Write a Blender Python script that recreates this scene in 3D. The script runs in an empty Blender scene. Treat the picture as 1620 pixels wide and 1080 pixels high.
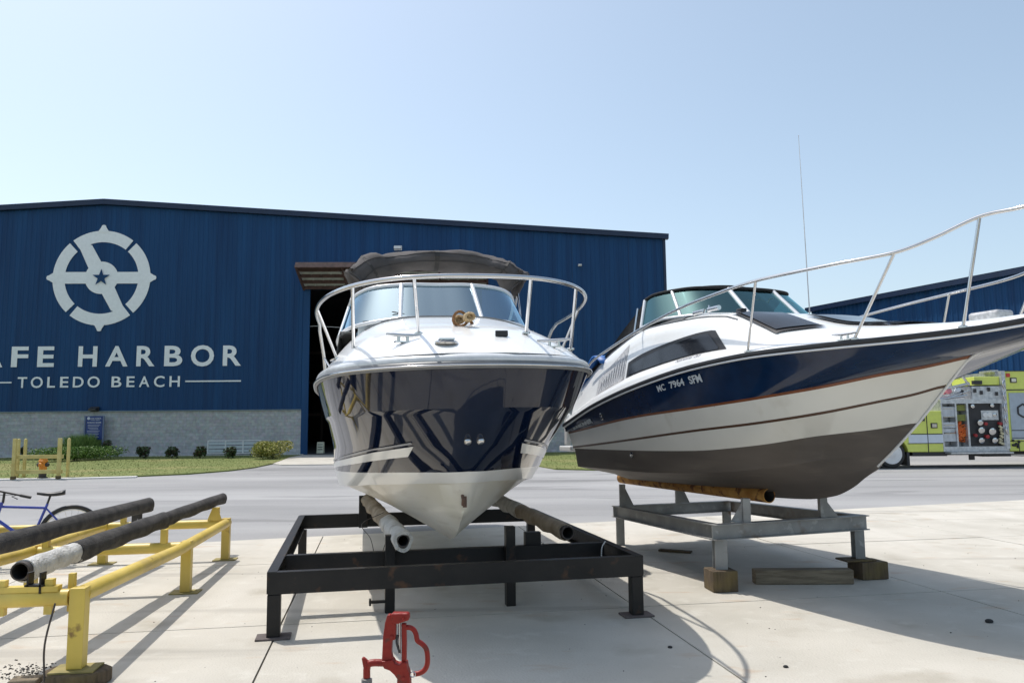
import bpy, bmesh, math, random
import numpy as np
from mathutils import Vector, Matrix
random.seed(7)
rad = math.radians
scn = bpy.context.scene
col = scn.collection

# ---------------------------------------------------------------- camera
F_PX, W_PX, H_PX = 1241., 1620., 1080.
PITCH, ROLL, CAM_H = rad(6.2), rad(0.53), 1.6
_f = Vector((0, math.cos(PITCH), math.sin(PITCH)))
_r = Vector((1, 0, 0)); _u = _r.cross(_f)
CR = _r * math.cos(ROLL) - _u * math.sin(ROLL)
CU = _r * math.sin(ROLL) + _u * math.cos(ROLL)
CO = Vector((0, 0, CAM_H))
cam_d = bpy.data.cameras.new('camera')
cam = bpy.data.objects.new('camera', cam_d); col.objects.link(cam)
cam_d.sensor_width = 36; cam_d.lens = F_PX / W_PX * 36
cam_d.clip_start = 0.1; cam_d.clip_end = 5000
cam.matrix_world = Matrix(((CR.x, CU.x, -_f.x, CO.x), (CR.y, CU.y, -_f.y, CO.y), (CR.z, CU.z, -_f.z, CO.z), (0, 0, 0, 1)))
scn.camera = cam

# ---------------------------------------------------------------- light
SUN_DIR = Vector((-0.36, 0.30, 1.0)).normalized()
w = bpy.data.worlds.new("World"); scn.world = w; w.use_nodes = True
nt = w.node_tree; bg = nt.nodes['Background']
sky = nt.nodes.new('ShaderNodeTexSky'); sky.sky_type = 'NISHITA'; sky.sun_disc = False
sky.sun_elevation = math.asin(SUN_DIR.z); sky.sun_rotation = math.atan2(SUN_DIR.x, SUN_DIR.y)
sky.air_density = 1.0; sky.dust_density = 2.2; sky.ozone_density = 0.8; sky.altitude = 100
hz = nt.nodes.new('ShaderNodeHueSaturation'); hz.inputs['Saturation'].default_value = .82; hz.inputs['Hue'].default_value = .487
nt.links.new(sky.outputs[0], hz.inputs['Color']); nt.links.new(hz.outputs[0], bg.inputs[0]); bg.inputs[1].default_value = 0.115
sd = bpy.data.lights.new('sun', 'SUN'); sd.energy = 2.2; sd.angle = rad(0.53); sd.color = (1, 0.955, 0.89)
so = bpy.data.objects.new('sun', sd); col.objects.link(so)
so.rotation_euler = SUN_DIR.to_track_quat('Z', 'Y').to_euler(); so.location = (-20, 20, 60)
scn.view_settings.view_transform = 'Standard'; scn.view_settings.look = 'None'
scn.view_settings.gamma = 1; scn.view_settings.exposure = 0.70

# ---------------------------------------------------------------- measuring helpers
def ray(x, y): return _f + CR * ((x - W_PX / 2) / F_PX) + CU * ((H_PX / 2 - y) / F_PX)
def gz(x, y, z=0.):
    d = ray(x, y); return CO + d * ((z - CO.z) / d.z)
def gy(x, y, Y):
    d = ray(x, y); return CO + d * (Y / d.y)

# ---------------------------------------------------------------- materials
MATS = {}
def M(name, c, rough=.5, metal=0., var=.12, scale=6., bump=0., coat=0., c2=None, bscale=None, spec=.5, lo=.35, hi=.65, stretch=None, detail=6):
    if name in MATS: return MATS[name]
    m = bpy.data.materials.new(name); m.use_nodes = True; n = m.node_tree; L = n.links
    b = n.nodes['Principled BSDF']
    b.inputs['Roughness'].default_value = rough; b.inputs['Metallic'].default_value = metal
    b.inputs['Coat Weight'].default_value = coat; b.inputs['Coat Roughness'].default_value = .04
    b.inputs['Specular IOR Level'].default_value = spec
    tc = n.nodes.new('ShaderNodeTexCoord'); mp = n.nodes.new('ShaderNodeMapping')
    L.new(tc.outputs['Object'], mp.inputs[0])
    if stretch: mp.inputs['Scale'].default_value = stretch
    no = n.nodes.new('ShaderNodeTexNoise'); no.inputs['Scale'].default_value = scale; no.inputs['Detail'].default_value = detail
    L.new(mp.outputs[0], no.inputs['Vector'])
    rp = n.nodes.new('ShaderNodeValToRGB'); L.new(no.outputs['Fac'], rp.inputs[0])
    a = [max(0, x * (1 - var)) for x in c]; bb = [min(1, x * (1 + var)) for x in c] if c2 is None else list(c2)
    if c2 is not None: a = list(c)
    rp.color_ramp.elements[0].position = lo; rp.color_ramp.elements[1].position = hi
    rp.color_ramp.elements[0].color = (*a, 1); rp.color_ramp.elements[1].color = (*bb, 1)
    L.new(rp.outputs[0], b.inputs['Base Color'])
    if bump:
        n2 = n.nodes.new('ShaderNodeTexNoise'); n2.inputs['Scale'].default_value = bscale or scale * 6; n2.inputs['Detail'].default_value = 8
        L.new(mp.outputs[0], n2.inputs['Vector'])
        bp = n.nodes.new('ShaderNodeBump'); bp.inputs['Strength'].default_value = bump; bp.inputs['Distance'].default_value = .02
        L.new(n2.outputs['Fac'], bp.inputs['Height']); L.new(bp.outputs[0], b.inputs['Normal'])
    MATS[name] = m
    return m

def overlay(m, c, scale, lo, hi, stretch=None, kind='noise', fac=1.0, seed=0.):
    """lays a second patchy colour (stain, wear, rust, speck) over a material made by M()"""
    n = m.node_tree; L = n.links; b = n.nodes['Principled BSDF']
    src = b.inputs['Base Color'].links[0].from_socket
    tc = n.nodes.new('ShaderNodeTexCoord'); mp = n.nodes.new('ShaderNodeMapping'); L.new(tc.outputs['Object'], mp.inputs[0])
    mp.inputs['Location'].default_value = (seed, seed * .7, seed * .3)
    if stretch: mp.inputs['Scale'].default_value = stretch
    if kind == 'noise':
        t = n.nodes.new('ShaderNodeTexNoise'); t.inputs['Detail'].default_value = 8; out = t.outputs['Fac']
    else:
        t = n.nodes.new('ShaderNodeTexVoronoi'); out = t.outputs['Distance']
    t.inputs['Scale'].default_value = scale; L.new(mp.outputs[0], t.inputs['Vector'])
    mr = n.nodes.new('ShaderNodeMapRange'); mr.inputs['From Min'].default_value = lo; mr.inputs['From Max'].default_value = hi
    mr.inputs['To Min'].default_value = 0.; mr.inputs['To Max'].default_value = fac
    L.new(out, mr.inputs['Value'])
    mx = n.nodes.new('ShaderNodeMix'); mx.data_type = 'RGBA'
    L.new(mr.outputs[0], mx.inputs[0]); L.new(src, mx.inputs[6]); mx.inputs[7].default_value = (*c, 1)
    L.new(mx.outputs[2], b.inputs['Base Color'])
    return m

def glass(name, tint, refl=.06, rough=.02, gc=(1,1,1)):
    m = bpy.data.materials.new(name); m.use_nodes = True; n = m.node_tree; L = n.links
    n.nodes.remove(n.nodes['Principled BSDF']); out = n.nodes['Material Output']
    tr = n.nodes.new('ShaderNodeBsdfTransparent'); tr.inputs[0].default_value = (*tint, 1)
    gl = n.nodes.new('ShaderNodeBsdfGlossy'); gl.inputs['Roughness'].default_value = rough; gl.inputs[0].default_value = (*gc, 1)
    fr = n.nodes.new('ShaderNodeLayerWeight'); fr.inputs[0].default_value = .5
    pw = n.nodes.new('ShaderNodeMath'); pw.operation = 'POWER'; pw.inputs[1].default_value = 5; L.new(fr.outputs['Facing'], pw.inputs[0])
    ad = n.nodes.new('ShaderNodeMath'); ad.operation = 'MULTIPLY_ADD'; ad.inputs[1].default_value = .9; ad.inputs[2].default_value = refl; L.new(pw.outputs[0], ad.inputs[0])
    mx = n.nodes.new('ShaderNodeMixShader'); L.new(ad.outputs[0], mx.inputs[0]); L.new(tr.outputs[0], mx.inputs[1]); L.new(gl.outputs[0], mx.inputs[2])
    L.new(mx.outputs[0], out.inputs[0]); MATS[name] = m
    return m

# ---------------------------------------------------------------- mesh helpers
class MB:
    def __init__(s): s.bm = bmesh.new(); s.mi = 0
    def _face(s, vs, mi=None):
        try: f = s.bm.faces.new(vs)
        except ValueError: return None
        f.material_index = s.mi if mi is None else mi
        return f
    def box(s, c, size, R=None, mi=None):
        c = Vector(c); hx, hy, hz = [v / 2 for v in size]; vs = []
        for x, y, z in ((-1,-1,-1),(1,-1,-1),(1,1,-1),(-1,1,-1),(-1,-1,1),(1,-1,1),(1,1,1),(-1,1,1)):
            p = Vector((x*hx, y*hy, z*hz)); p = R @ p if R else p
            vs.append(s.bm.verts.new(c + p))
        for q in ((0,3,2,1),(4,5,6,7),(0,1,5,4),(1,2,6,5),(2,3,7,6),(3,0,4,7)): s._face([vs[i] for i in q], mi)
        return s
    def bar(s, p0, p1, wd, ht, up=(0,0,1), mi=None):
        p0, p1 = Vector(p0), Vector(p1); d = p1 - p0; L = d.length; z = d.normalized(); u = Vector(up)
        if abs(z.dot(u)) > .98: u = Vector((1,0,0))
        x = u.cross(z).normalized(); y = z.cross(x)
        R = Matrix((x, y, z)).transposed()
        return s.box((p0 + p1) / 2, (wd, ht, L), R, mi)
    def channel(s, p0, p1, ht, fl, th=.01, out=1, up=(0,0,1), mi=None):
        """steel channel: web plus two flanges, out=+-1 the side the flanges point to"""
        p0, p1 = Vector(p0), Vector(p1); z = (p1 - p0).normalized(); u = Vector(up); x = u.cross(z).normalized() * out
        s.bar(p0, p1, th, ht, up, mi)
        for k in (-1, 1):
            o = u * (k * (ht / 2 - th / 2 + .001)) + x * (fl / 2)
            s.bar(p0 + o, p1 + o, fl, th, up, mi)
        return s
    def tube(s, pts, r, seg=10, closed=False, caps=True, mi=None, hollow=0.):
        pts = [Vector(p) for p in pts]; n = len(pts); rr = r if isinstance(r, (list, tuple)) else [r] * n
        rings = []; up = None
        for i in range(n):
            a = pts[i-1] if (i > 0 or closed) else pts[i]; b = pts[(i+1) % n] if (i < n-1 or closed) else pts[i]
            t = (b - a).normalized()
            if up is None:
                up = Vector((0,0,1)) if abs(t.z) < .9 else Vector((1,0,0))
            x = up.cross(t)
            if x.length < 1e-5: x = Vector((1,0,0)).cross(t)
            x.normalize(); up = t.cross(x).normalized()
            rings.append([s.bm.verts.new(pts[i] + (x * math.cos(q) + up * math.sin(q)) * rr[i]) for q in [2*math.pi*k/seg for k in range(seg)]])
        m = n if closed else n - 1
        for i in range(m):
            A, B = rings[i], rings[(i+1) % n]
            for k in range(seg): s._face([A[k], A[(k+1)%seg], B[(k+1)%seg], B[k]], mi)
        if caps and not closed:
            if not hollow:
                s._face(rings[0][::-1], mi); s._face(rings[-1], mi)
        return rings
    def pipe(s, p0, p1, r, th=.012, seg=24, n=1, wob=0., mi=None, mi_in=None, taper=None):
        """open hollow pipe with a wall"""
        p0, p1 = Vector(p0), Vector(p1); t = (p1-p0).normalized(); x = Vector((0,0,1)).cross(t).normalized(); y = t.cross(x)
        def ring(P, R, ph=0):
            return [s.bm.verts.new(P + (x*math.cos(2*math.pi*k/seg) + y*math.sin(2*math.pi*k/seg)) * (R * (1 + wob*math.sin(k*2.1+ph) + wob*random.uniform(-1,1)))) for k in range(seg)]
        outer = []
        for i in range(n+1): outer.append(ring(p0.lerp(p1, i/n), r, i*1.3))
        for i in range(n):
            for k in range(seg): s._face([outer[i][k], outer[i][(k+1)%seg], outer[i+1][(k+1)%seg], outer[i+1][k]], mi)
        for e, P, sg in ((0, p0, 1), (-1, p1, -1)):
            Rg = [s.bm.verts.new(P + (v.co - P) * ((r-th)/r)) for v in outer[e]]
            Rd = [s.bm.verts.new(v.co + t*sg*.6) for v in Rg]
            for k in range(seg):
                a = [outer[e][k], Rg[k], Rg[(k+1)%seg], outer[e][(k+1)%seg]]; s._face(a if sg > 0 else a[::-1], mi)
                a = [Rg[k], Rd[k], Rd[(k+1)%seg], Rg[(k+1)%seg]]; s._face(a if sg > 0 else a[::-1], mi if mi_in is None else mi_in)
        return s
    def lathe(s, prof, o=(0,0,0), axis=(0,0,1), seg=24, mi=None):
        o = Vector(o); z = Vector(axis).normalized(); u = Vector((1,0,0)) if abs(z.x) < .9 else Vector((0,1,0))
        x = u.cross(z).normalized(); y = z.cross(x); R = []
        for r, h in prof: R.append([s.bm.verts.new(o + z*h + (x*math.cos(2*math.pi*k/seg) + y*math.sin(2*math.pi*k/seg))*max(r,1e-4)) for k in range(seg)])
        for a, b in zip(R, R[1:]):
            for k in range(seg): s._face([a[k], a[(k+1)%seg], b[(k+1)%seg], b[k]], mi)
        s._face(R[0][::-1], mi); s._face(R[-1], mi)
        return s
    def prism(s, pts, o, ux, uy, th, mi=None):
        """2-D outline extruded th along ux x uy"""
        o, ux, uy = Vector(o), Vector(ux), Vector(uy); nz = ux.cross(uy).normalized()
        a = [s.bm.verts.new(o + ux*p[0] + uy*p[1]) for p in pts]; b = [s.bm.verts.new(v.co + nz*th) for v in a]
        s._face(a[::-1], mi); s._face(b, mi); n = len(a)
        for k in range(n): s._face([a[k], a[(k+1)%n], b[(k+1)%n], b[k]], mi)
        return s
    def grid(s, rows, mi=None, close=False, flip=False):
        V = [[s.bm.verts.new(Vector(p)) for p in r] for r in rows]
        for i in range(len(V)-1):
            A, B = V[i], V[i+1]; m = len(A) if close else len(A)-1
            for k in range(m):
                q = [A[k], A[(k+1)%len(A)], B[(k+1)%len(A)], B[k]]
                s._face(q[::-1] if flip else q, mi)
        return V
    def ball(s, c, r, seg=12, mi=None, sc=(1,1,1)):
        prof = []
        R = []
        n = max(6, seg//2)
        for i in range(n+1):
            a = math.pi*i/n
            R.append([s.bm.verts.new(Vector(c)+Vector((sc[0]*r*math.sin(a)*math.cos(2*math.pi*k/seg), sc[1]*r*math.sin(a)*math.sin(2*math.pi*k/seg), -sc[2]*r*math.cos(a)))) for k in range(seg)])
        for A, B in zip(R, R[1:]):
            for k in range(seg): s._face([A[k], A[(k+1)%seg], B[(k+1)%seg], B[k]], mi)
        return s
    def build(s, name, mats, parent=None, smooth=None, bevel=0., weld=True, solid=0.):
        if weld: bmesh.ops.remove_doubles(s.bm, verts=s.bm.verts, dist=1e-5)
        me = bpy.data.meshes.new(name); s.bm.to_mesh(me); s.bm.free()
        for m in (mats if isinstance(mats, (list, tuple)) else [mats]): me.materials.append(m)
        o = bpy.data.objects.new(name, me); col.objects.link(o)
        if parent is not None: o.parent = parent
        if smooth:
            me.polygons.foreach_set('use_smooth', [True]*len(me.polygons)); me.set_sharp_from_angle(angle=rad(smooth))
        if solid:
            md = o.modifiers.new('solid', 'SOLIDIFY'); md.thickness = solid; md.offset = 0
        if bevel:
            md = o.modifiers.new('bevel', 'BEVEL'); md.width = bevel; md.segments = 2; md.limit_method = 'ANGLE'; md.angle_limit = rad(40)
        return o

def tag(o, label=None, cat=None, group=None, kind=None):
    if label: o['label'] = label
    if cat: o['category'] = cat
    if group: o['group'] = group
    if kind: o['kind'] = kind
    return o
def thing(name, label, cat, loc=(0,0,0), rz=0., group=None):
    o = bpy.data.objects.new(name, None); col.objects.link(o); o.location = loc; o.rotation_euler = (0,0,rz); o.empty_display_size = .1
    return tag(o, label, cat, group)
def struct(name, mb, mat, **k): return tag(mb.build(name, mat, **k), kind='structure')
def copy_tree(o, parent=None):
    c = o.copy(); col.objects.link(c)
    if parent is not None: c.parent = parent
    for ch in list(o.children): copy_tree(ch, c)
    return c

def text_mesh(txt, size=1., bold=.0, spacing=1.):
    cu = bpy.data.curves.new('t', 'FONT'); cu.body = txt; cu.size = size; cu.offset = bold; cu.space_character = spacing; cu.resolution_u = 4
    ob = bpy.data.objects.new('t', cu); col.objects.link(ob)
    me = bpy.data.meshes.new_from_object(ob.evaluated_get(bpy.context.evaluated_depsgraph_get()))
    bpy.data.objects.remove(ob)
    V = [tuple(v.co) for v in me.vertices]; Fc = [tuple(p.vertices) for p in me.polygons]
    xs = [v[0] for v in V]; ys = [v[1] for v in V]
    return V, Fc, (min(xs), max(xs), min(ys), max(ys))
def text_into(mb, txt, fn, x0, x1, y0, y1, bold=.0, mi=None, spacing=1.):
    """text scaled to the box x0..x1, y0..y1 (cap height) and mapped through fn(x, y)"""
    V, Fc, (a, b, c, d) = text_mesh(txt, 1., bold, spacing)
    vs = [mb.bm.verts.new(fn(x0 + (v[0]-a)/(b-a)*(x1-x0), y0 + (v[1]-c)/(d-c)*(y1-y0))) for v in V]
    for f in Fc: mb._face([vs[i] for i in f], mi)

def cat_rom(ts, vs, t):
    """interpolate vs (tuples) at ts, non-overshooting cubic"""
    if t <= ts[0]: return vs[0]
    if t >= ts[-1]: return vs[-1]
    i = max(k for k in range(len(ts)-1) if ts[k] <= t); h = ts[i+1]-ts[i]; u = (t-ts[i])/h; out = []
    for c in range(len(vs[0])):
        def sl(k): return (vs[k+1][c]-vs[k][c])/(ts[k+1]-ts[k])
        def tang(k):
            if k == 0: return sl(0)
            if k == len(ts)-1: return sl(k-1)
            a, b = sl(k-1), sl(k)
            return 0. if a*b <= 0 else 2*a*b/(a+b)
        p0, p1, m0, m1 = vs[i][c], vs[i+1][c], tang(i)*h, tang(i+1)*h
        out.append(p0*(2*u**3-3*u*u+1)+m0*(u**3-2*u*u+u)+p1*(-2*u**3+3*u*u)+m1*(u**3-u*u))
    return tuple(out)

def spline(pts, n=8):
    pts = [Vector(p) for p in pts]; d = [0.]
    for a, b in zip(pts, pts[1:]): d.append(d[-1] + (b-a).length)
    out = []; P = [pts[0]*2-pts[1]] + pts + [pts[-1]*2-pts[-2]]
    for i in range(1, len(P)-2):
        for k in range(n):
            t = k/n
            out.append(.5*((2*P[i]) + (-P[i-1]+P[i+1])*t + (2*P[i-1]-5*P[i]+4*P[i+1]-P[i+2])*t*t + (-P[i-1]+3*P[i]-3*P[i+1]+P[i+2])*t**3))
    out.append(pts[-1]); return out

# ================================================================ GROUND
m_earth = M('dry ground', (.20,.20,.13), .95, var=.25, scale=.05)
m_asph = M('worn asphalt', (.235,.235,.235), .9, c2=(.37,.368,.365), scale=.22, bump=.5, bscale=60, stretch=(.35,1.6,1), lo=.3, hi=.7, detail=14)
overlay(m_asph, (.15,.15,.155), .5, .55, .68, (.06,1.1,1), fac=.55, seed=3)
overlay(m_asph, (.13,.13,.13), .9, .60, .66, (.25,.9,1), fac=.5, seed=17)
overlay(m_asph, (.47,.46,.45), 90, .55, .75, fac=.6, seed=9)
overlay(m_asph, (.10,.10,.10), 140, .60, .72, fac=.7, seed=11)
m_conc = M('broom finished concrete', (.455,.43,.37), .85, c2=(.58,.55,.485), scale=.9, bump=.3, bscale=55, lo=.3, hi=.72, detail=14)
overlay(m_conc, (.34,.305,.24), 1.6, .57, .74, fac=.6, seed=4)
overlay(m_conc, (.62,.59,.53), .45, .55, .75, (3,.5,1), fac=.5, seed=13)
overlay(m_conc, (.62,.60,.54), 5, .58, .72, fac=.45, seed=31)
overlay(m_conc, (.42,.25,.12), 2.3, .63, .78, (1,2.2,1), fac=.45, seed=21)
overlay(m_conc, (.22,.20,.175), 1.1, .60, .68, (.12,1.6,1), fac=.35, seed=61)
overlay(m_conc, (.20,.18,.15), 60, .66, .74, fac=.6, seed=71)
overlay(m_conc, (.13,.115,.10), .8, .70, .78, fac=.45, seed=44)
overlay(m_conc, (.15,.13,.11), 34, .72, .79, fac=.7, seed=2)
m_joint = M('joint dirt', (.10,.09,.075), .95, var=.3, scale=9)
m_white_gravel = M('white stone edging', (.62,.61,.58), .9, var=.15, scale=30, bump=.4)

g = MB(); g.grid([[(-3000,-600,-.08),(3000,-600,-.08)],[(-3000,3000,-.08),(3000,3000,-.08)]], flip=False)
struct('ground', g, m_earth)
g = MB(); g.grid([[(-140,-40,-.03),(140,-40,-.03)],[(-140,110,-.03),(140,110,-.03)]])
struct('asphalt_yard', g, m_asph)

JU, JV = Vector((.985,.172,0)).normalized(), Vector((-.172,.985,0)).normalized()
EP, EQ = Vector((-4.59,11.42,0)), Vector((7.3,15.42,0)); ED = (EQ-EP).normalized(); EN = Vector((-ED.y, ED.x, 0))
def clip_edge(mb, off=0.):
    bm = mb.bm
    bmesh.ops.bisect_plane(bm, geom=bm.verts[:]+bm.edges[:]+bm.faces[:], plane_co=EP+EN*off, plane_no=EN, clear_outer=True)
g = MB()
gap = .007
for i in range(-9, 8):
    for j in range(-7, 6):
        u0, v0 = -.75 + 3.05*i, 6.9 + 3.05*j - 3.05*2
        a = [JU*(u0+gap)+JV*(v0+gap), JU*(u0+3.05-gap)+JV*(v0+gap), JU*(u0+3.05-gap)+JV*(v0+3.05-gap), JU*(u0+gap)+JV*(v0+3.05-gap)]
        dz = random.uniform(-.0015,.0015)
        top = [g.bm.verts.new(p+Vector((0,0,dz))) for p in a]; bot = [g.bm.verts.new(p+Vector((0,0,-.06))) for p in a]
        g._face(top)
        for k in range(4): g._face([bot[k], bot[(k+1)%4], top[(k+1)%4], top[k]])
clip_edge(g)
# close the cut edge with a low kerb face
a, b = EP - ED*26, EP + ED*26
struct('concrete_pad', g, m_conc, weld=False)
g = MB(); q = [JU*-28.2+JV*-20.5, JU*23.6+JV*-20.5, JU*23.6+JV*22.1, JU*-28.2+JV*22.1]
g._face([g.bm.verts.new(p+Vector((0,0,-.014))) for p in q]); clip_edge(g, .012)
struct('pad_bedding', g, m_joint)

# lawn along the building, its kerb of white stone and the aprons at the door
m_grass = M('mown grass', (.105,.145,.03), .95, c2=(.18,.20,.055), scale=1.6, bump=.3, bscale=30, lo=.3, hi=.7, detail=10)
overlay(m_grass, (.26,.23,.085), .35, .50, .70, fac=.75, seed=5)
FTH = rad(2.1); FX = Vector((math.cos(FTH), math.sin(FTH), 0)); FN = Vector((math.sin(FTH), -math.cos(FTH), 0))   # facade right, facade outward
FO = Vector((0, 49.5, 0)) - FX*0
def fac(x, z=0., out=0.): return FO + FX*x + FN*out + Vector((0,0,z))
lawnL = [(-60,24.5),(-30,26.2),(-17.5,27.1),(-14.9,27.3),(-13.2,27.9),(-11.9,29.0),(-11.1,31.0),(-10.9,33.5),(-11.2,37),(-11.9,41),(-12.6,44.5),(-12.9,47.6)]
def sheet(name, pts, z, mat, n=None):
    a = sum(pts[i-1][0]*pts[i][1]-pts[i][0]*pts[i-1][1] for i in range(len(pts))); pts = pts if a > 0 else pts[::-1]
    g = MB(); g.prism([(p[0],p[1]) for p in pts], (0,0,-.05), (1,0,0), (0,1,0), z+.05); return struct(name, g, mat)
lw = lawnL + [(-13.0, 49.0), (-60,47.2)]
sheet('lawn', lw, .02, m_grass)
lawnR = [(.6,48.9),(.4,40),(.9,33),(1.6,30.0),(3.0,29.2),(5.5,29.4),(8,31),(10.2,35),(11.5,42),(12,49.9)]
sheet('lawn', lawnR, .02, m_grass)
sheet('stone_edging', [(-60,23.6),(-30,25.6),(-17.5,26.55),(-14.9,26.8),(-13.0,27.35),(-13.2,27.9),(-14.9,27.3),(-17.5,27.1),(-30,26.2),(-60,24.5)], .012, m_white_gravel)
sheet('door_apron', [(-12.9,47.6),(-12.6,44.5),(-11.9,41),(-11.2,37),(-10.4,35.6),(-1,35.9),(.4,40),(.6,48.9),(-13,48.9)], .006, m_conc)
sheet('wall_footing', [(-60,47.2),(-12.95,48.93),(-12.95,48.6),(-60,46.9)], .05, m_white_gravel)
# scattered grass blades give the lawn a real surface
g = MB(); m_blade = [M('grass blade', (.12,.16,.035), .9, var=.15), M('pale grass blade', (.21,.23,.07), .9, var=.2)]
def blades(poly, n, y0, y1, x0, x1):
    from mathutils.geometry import intersect_point_line
    k = 0
    while k < n:
        x, y = random.uniform(x0,x1), random.uniform(y0,y1)
        ins = False; j = len(poly)-1
        for i in range(len(poly)):
            a, b = poly[i], poly[j]
            if (a[1] > y) != (b[1] > y) and x < (b[0]-a[0])*(y-a[1])/(b[1]-a[1])+a[0]: ins = not ins
            j = i
        k += 1
        if not ins: continue
        an = random.uniform(0,6.28); h = random.uniform(.02,.045); wd = random.uniform(.008,.018)
        g._face([g.bm.verts.new((x-wd*math.cos(an),y-wd*math.sin(an),.02)), g.bm.verts.new((x+wd*math.cos(an),y+wd*math.sin(an),.02)), g.bm.verts.new((x+random.uniform(-.03,.03),y+random.uniform(-.03,.03),.02+h))], random.choice((0,0,1)))
blades(lw, 16000, 26, 48.6, -34, -10.5); blades(lawnR, 6000, 29, 49, .4, 12)
tag(g.build('grass', m_blade, weld=False), kind='stuff')

# ================================================================ STORAGE BUILDING
m_blue = M('navy ribbed steel siding', (.006,.040,.118), .5, c2=(.009,.064,.175), scale=.8, stretch=(2.6,1,.12), spec=.25, lo=.3, hi=.7, detail=10)
m_bluetrim = M('dark navy trim', (.008,.022,.06), .4, scale=2)
m_white_sign = M('white sign vinyl', (.84,.86,.87), .5, var=.03)
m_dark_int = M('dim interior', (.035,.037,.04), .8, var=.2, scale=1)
m_roof = M('galvanised roof', (.35,.36,.37), .5, var=.1)
m_mason = bpy.data.materials.new('grey split block'); m_mason.use_nodes = True
n = m_mason.node_tree; L = n.links; b = n.nodes['Principled BSDF']; b.inputs['Roughness'].default_value = .9
tc = n.nodes.new('ShaderNodeTexCoord'); mp = n.nodes.new('ShaderNodeMapping'); mp.inputs['Rotation'].default_value = (rad(90),0,0)
br = n.nodes.new('ShaderNodeTexBrick'); br.inputs['Scale'].default_value = 1.0; br.inputs['Brick Width'].default_value = .4; br.inputs['Row Height'].default_value = .2
br.inputs['Mortar Size'].default_value = .006; br.inputs['Color1'].default_value = (.36,.37,.375,1); br.inputs['Color2'].default_value = (.44,.445,.445,1); br.inputs['Mortar'].default_value = (.29,.295,.30,1)
L.new(tc.outputs['Object'], mp.inputs[0]); L.new(mp.outputs[0], br.inputs['Vector'])
no = n.nodes.new('ShaderNodeTexNoise'); no.inputs['Scale'].default_value = 5; no.inputs['Detail'].default_value = 10; L.new(tc.outputs['Object'], no.inputs['Vector'])
mx = n.nodes.new('ShaderNodeMix'); mx.data_type = 'RGBA'; mx.blend_type = 'OVERLAY'; mx.inputs[0].default_value = .6
L.new(br.outputs['Color'], mx.inputs[6]); L.new(no.outputs['Color'], mx.inputs[7])
hs = n.nodes.new('ShaderNodeHueSaturation'); hs.inputs['Saturation'].default_value = .35; L.new(mx.outputs[2], hs.inputs['Color']); L.new(hs.outputs[0], b.inputs['Base Color'])
bp = n.nodes.new('ShaderNodeBump'); bp.inputs['Strength'].default_value = .6; bp.inputs['Distance'].default_value = .02; L.new(no.outputs['Fac'], bp.inputs['Height']); L.new(bp.outputs[0], b.inputs['Normal'])

B1 = thing('storage_building', 'long navy ribbed steel storage building with white compass emblem and SAFE HARBOR lettering', 'building', FO, FTH)
XL, XR, RX = -61.5, 9.95, -25.75          # local x of the ends and of the ridge
RZ, EZR = 16.1, 13.85
sl = (RZ-EZR)/(XR-RX)
def roofz(x): return RZ - abs(x-RX)*sl
DX0, DX1, DZ = -12.75, -1.9, 10.35         # door opening
MZ = 2.75                                   # top of the block base
def ribs(x0, x1, step=.305, rib=.024):
    xs = []; x = x0
    while x < x1:
        for o, y in ((0,0),(.07,0),(.10,-rib),(.16,-rib),(.19,0)):
            if x+o < x1: xs.append((x+o, y))
        x += step
    xs.append((x1,0)); return xs
def siding(mb, x0, x1, zb, zt):
    P = ribs(x0, x1)
    rows = [[(x, y, zb(x)) for x, y in P], [(x, y, zt(x)) for x, y in P]]
    mb.grid(rows)
g = MB()
siding(g, XL, DX0-.42, lambda x: MZ, lambda x: roofz(x)-.3)
siding(g, DX0-.42, DX1+.42, lambda x: DZ+.05, lambda x: roofz(x)-.3)
siding(g, DX1+.42, XR, lambda x: MZ, lambda x: roofz(x)-.3)
g.build('siding', m_blue, B1)
g = MB()
g.box(((XL+DX0-.42)/2, .14, MZ/2), (DX0-.42-XL, .36, MZ)); g.box(((XR+DX1+.42)/2, .14, MZ/2), (XR-DX1-.42, .36, MZ))
g.build('block_base', m_mason, B1)
g = MB()
for a, b_ in ((XL, DX0-.42), (DX1+.42, XR)):
    g.box(((a+b_)/2, -.07, MZ+.03), (b_-a, .12, .06))
g.build('flashing', M('pale flashing', (.16,.22,.26), .5), B1)
g = MB()
for x in (DX0-.21, DX1+.21): g.box((x, .02, (DZ+.0)/2), (.42, .14, DZ))
g.box(((DX0+DX1)/2, .02, DZ+.14), (DX1-DX0+.84, .10, .28))
g.build('door_frame', m_blue, B1)
x = -40.
while x < XR-1:
    if not (DX0-.6 < x < DX1+.6): g = MB(); g.box((x,-.006,(MZ+roofz(x)-.3)/2),(.012,.008,roofz(x)-.3-MZ)); g.build('sheet_lap', m_bluetrim, B1)
    x += 3.66
g = MB()          # rake trim and corner trim
for a, b_ in ((XL-.15, RX), (RX, XR+.22)):
    g.bar((a, -.12, roofz(a)-.12), (b_, -.12, roofz(b_)-.12), .34, .34, up=(0,0,1))
g.box((XR-.04, -.03, (MZ+roofz(XR)-.3)/2), (.16, .12, roofz(XR)-.3-MZ))
g.build('roof_trim', m_bluetrim, B1)
DEP = 62.
g = MB()
for a, b_ in ((XL-.15, RX), (RX, XR+.2)):
    vs = [(a,-.1,roofz(a)),(b_,-.1,roofz(b_)),(b_,DEP,roofz(b_)),(a,DEP,roofz(a))]
    lo = [g.bm.verts.new(Vector(v)+Vector((0,0,-.02))) for v in vs]; up = [g.bm.verts.new(Vector(v)+Vector((0,0,.05))) for v in vs]
    g._face(lo[::-1]); g._face(up)
    for k in range(4): g._face([lo[k],lo[(k+1)%4],up[(k+1)%4],up[k]])
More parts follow.
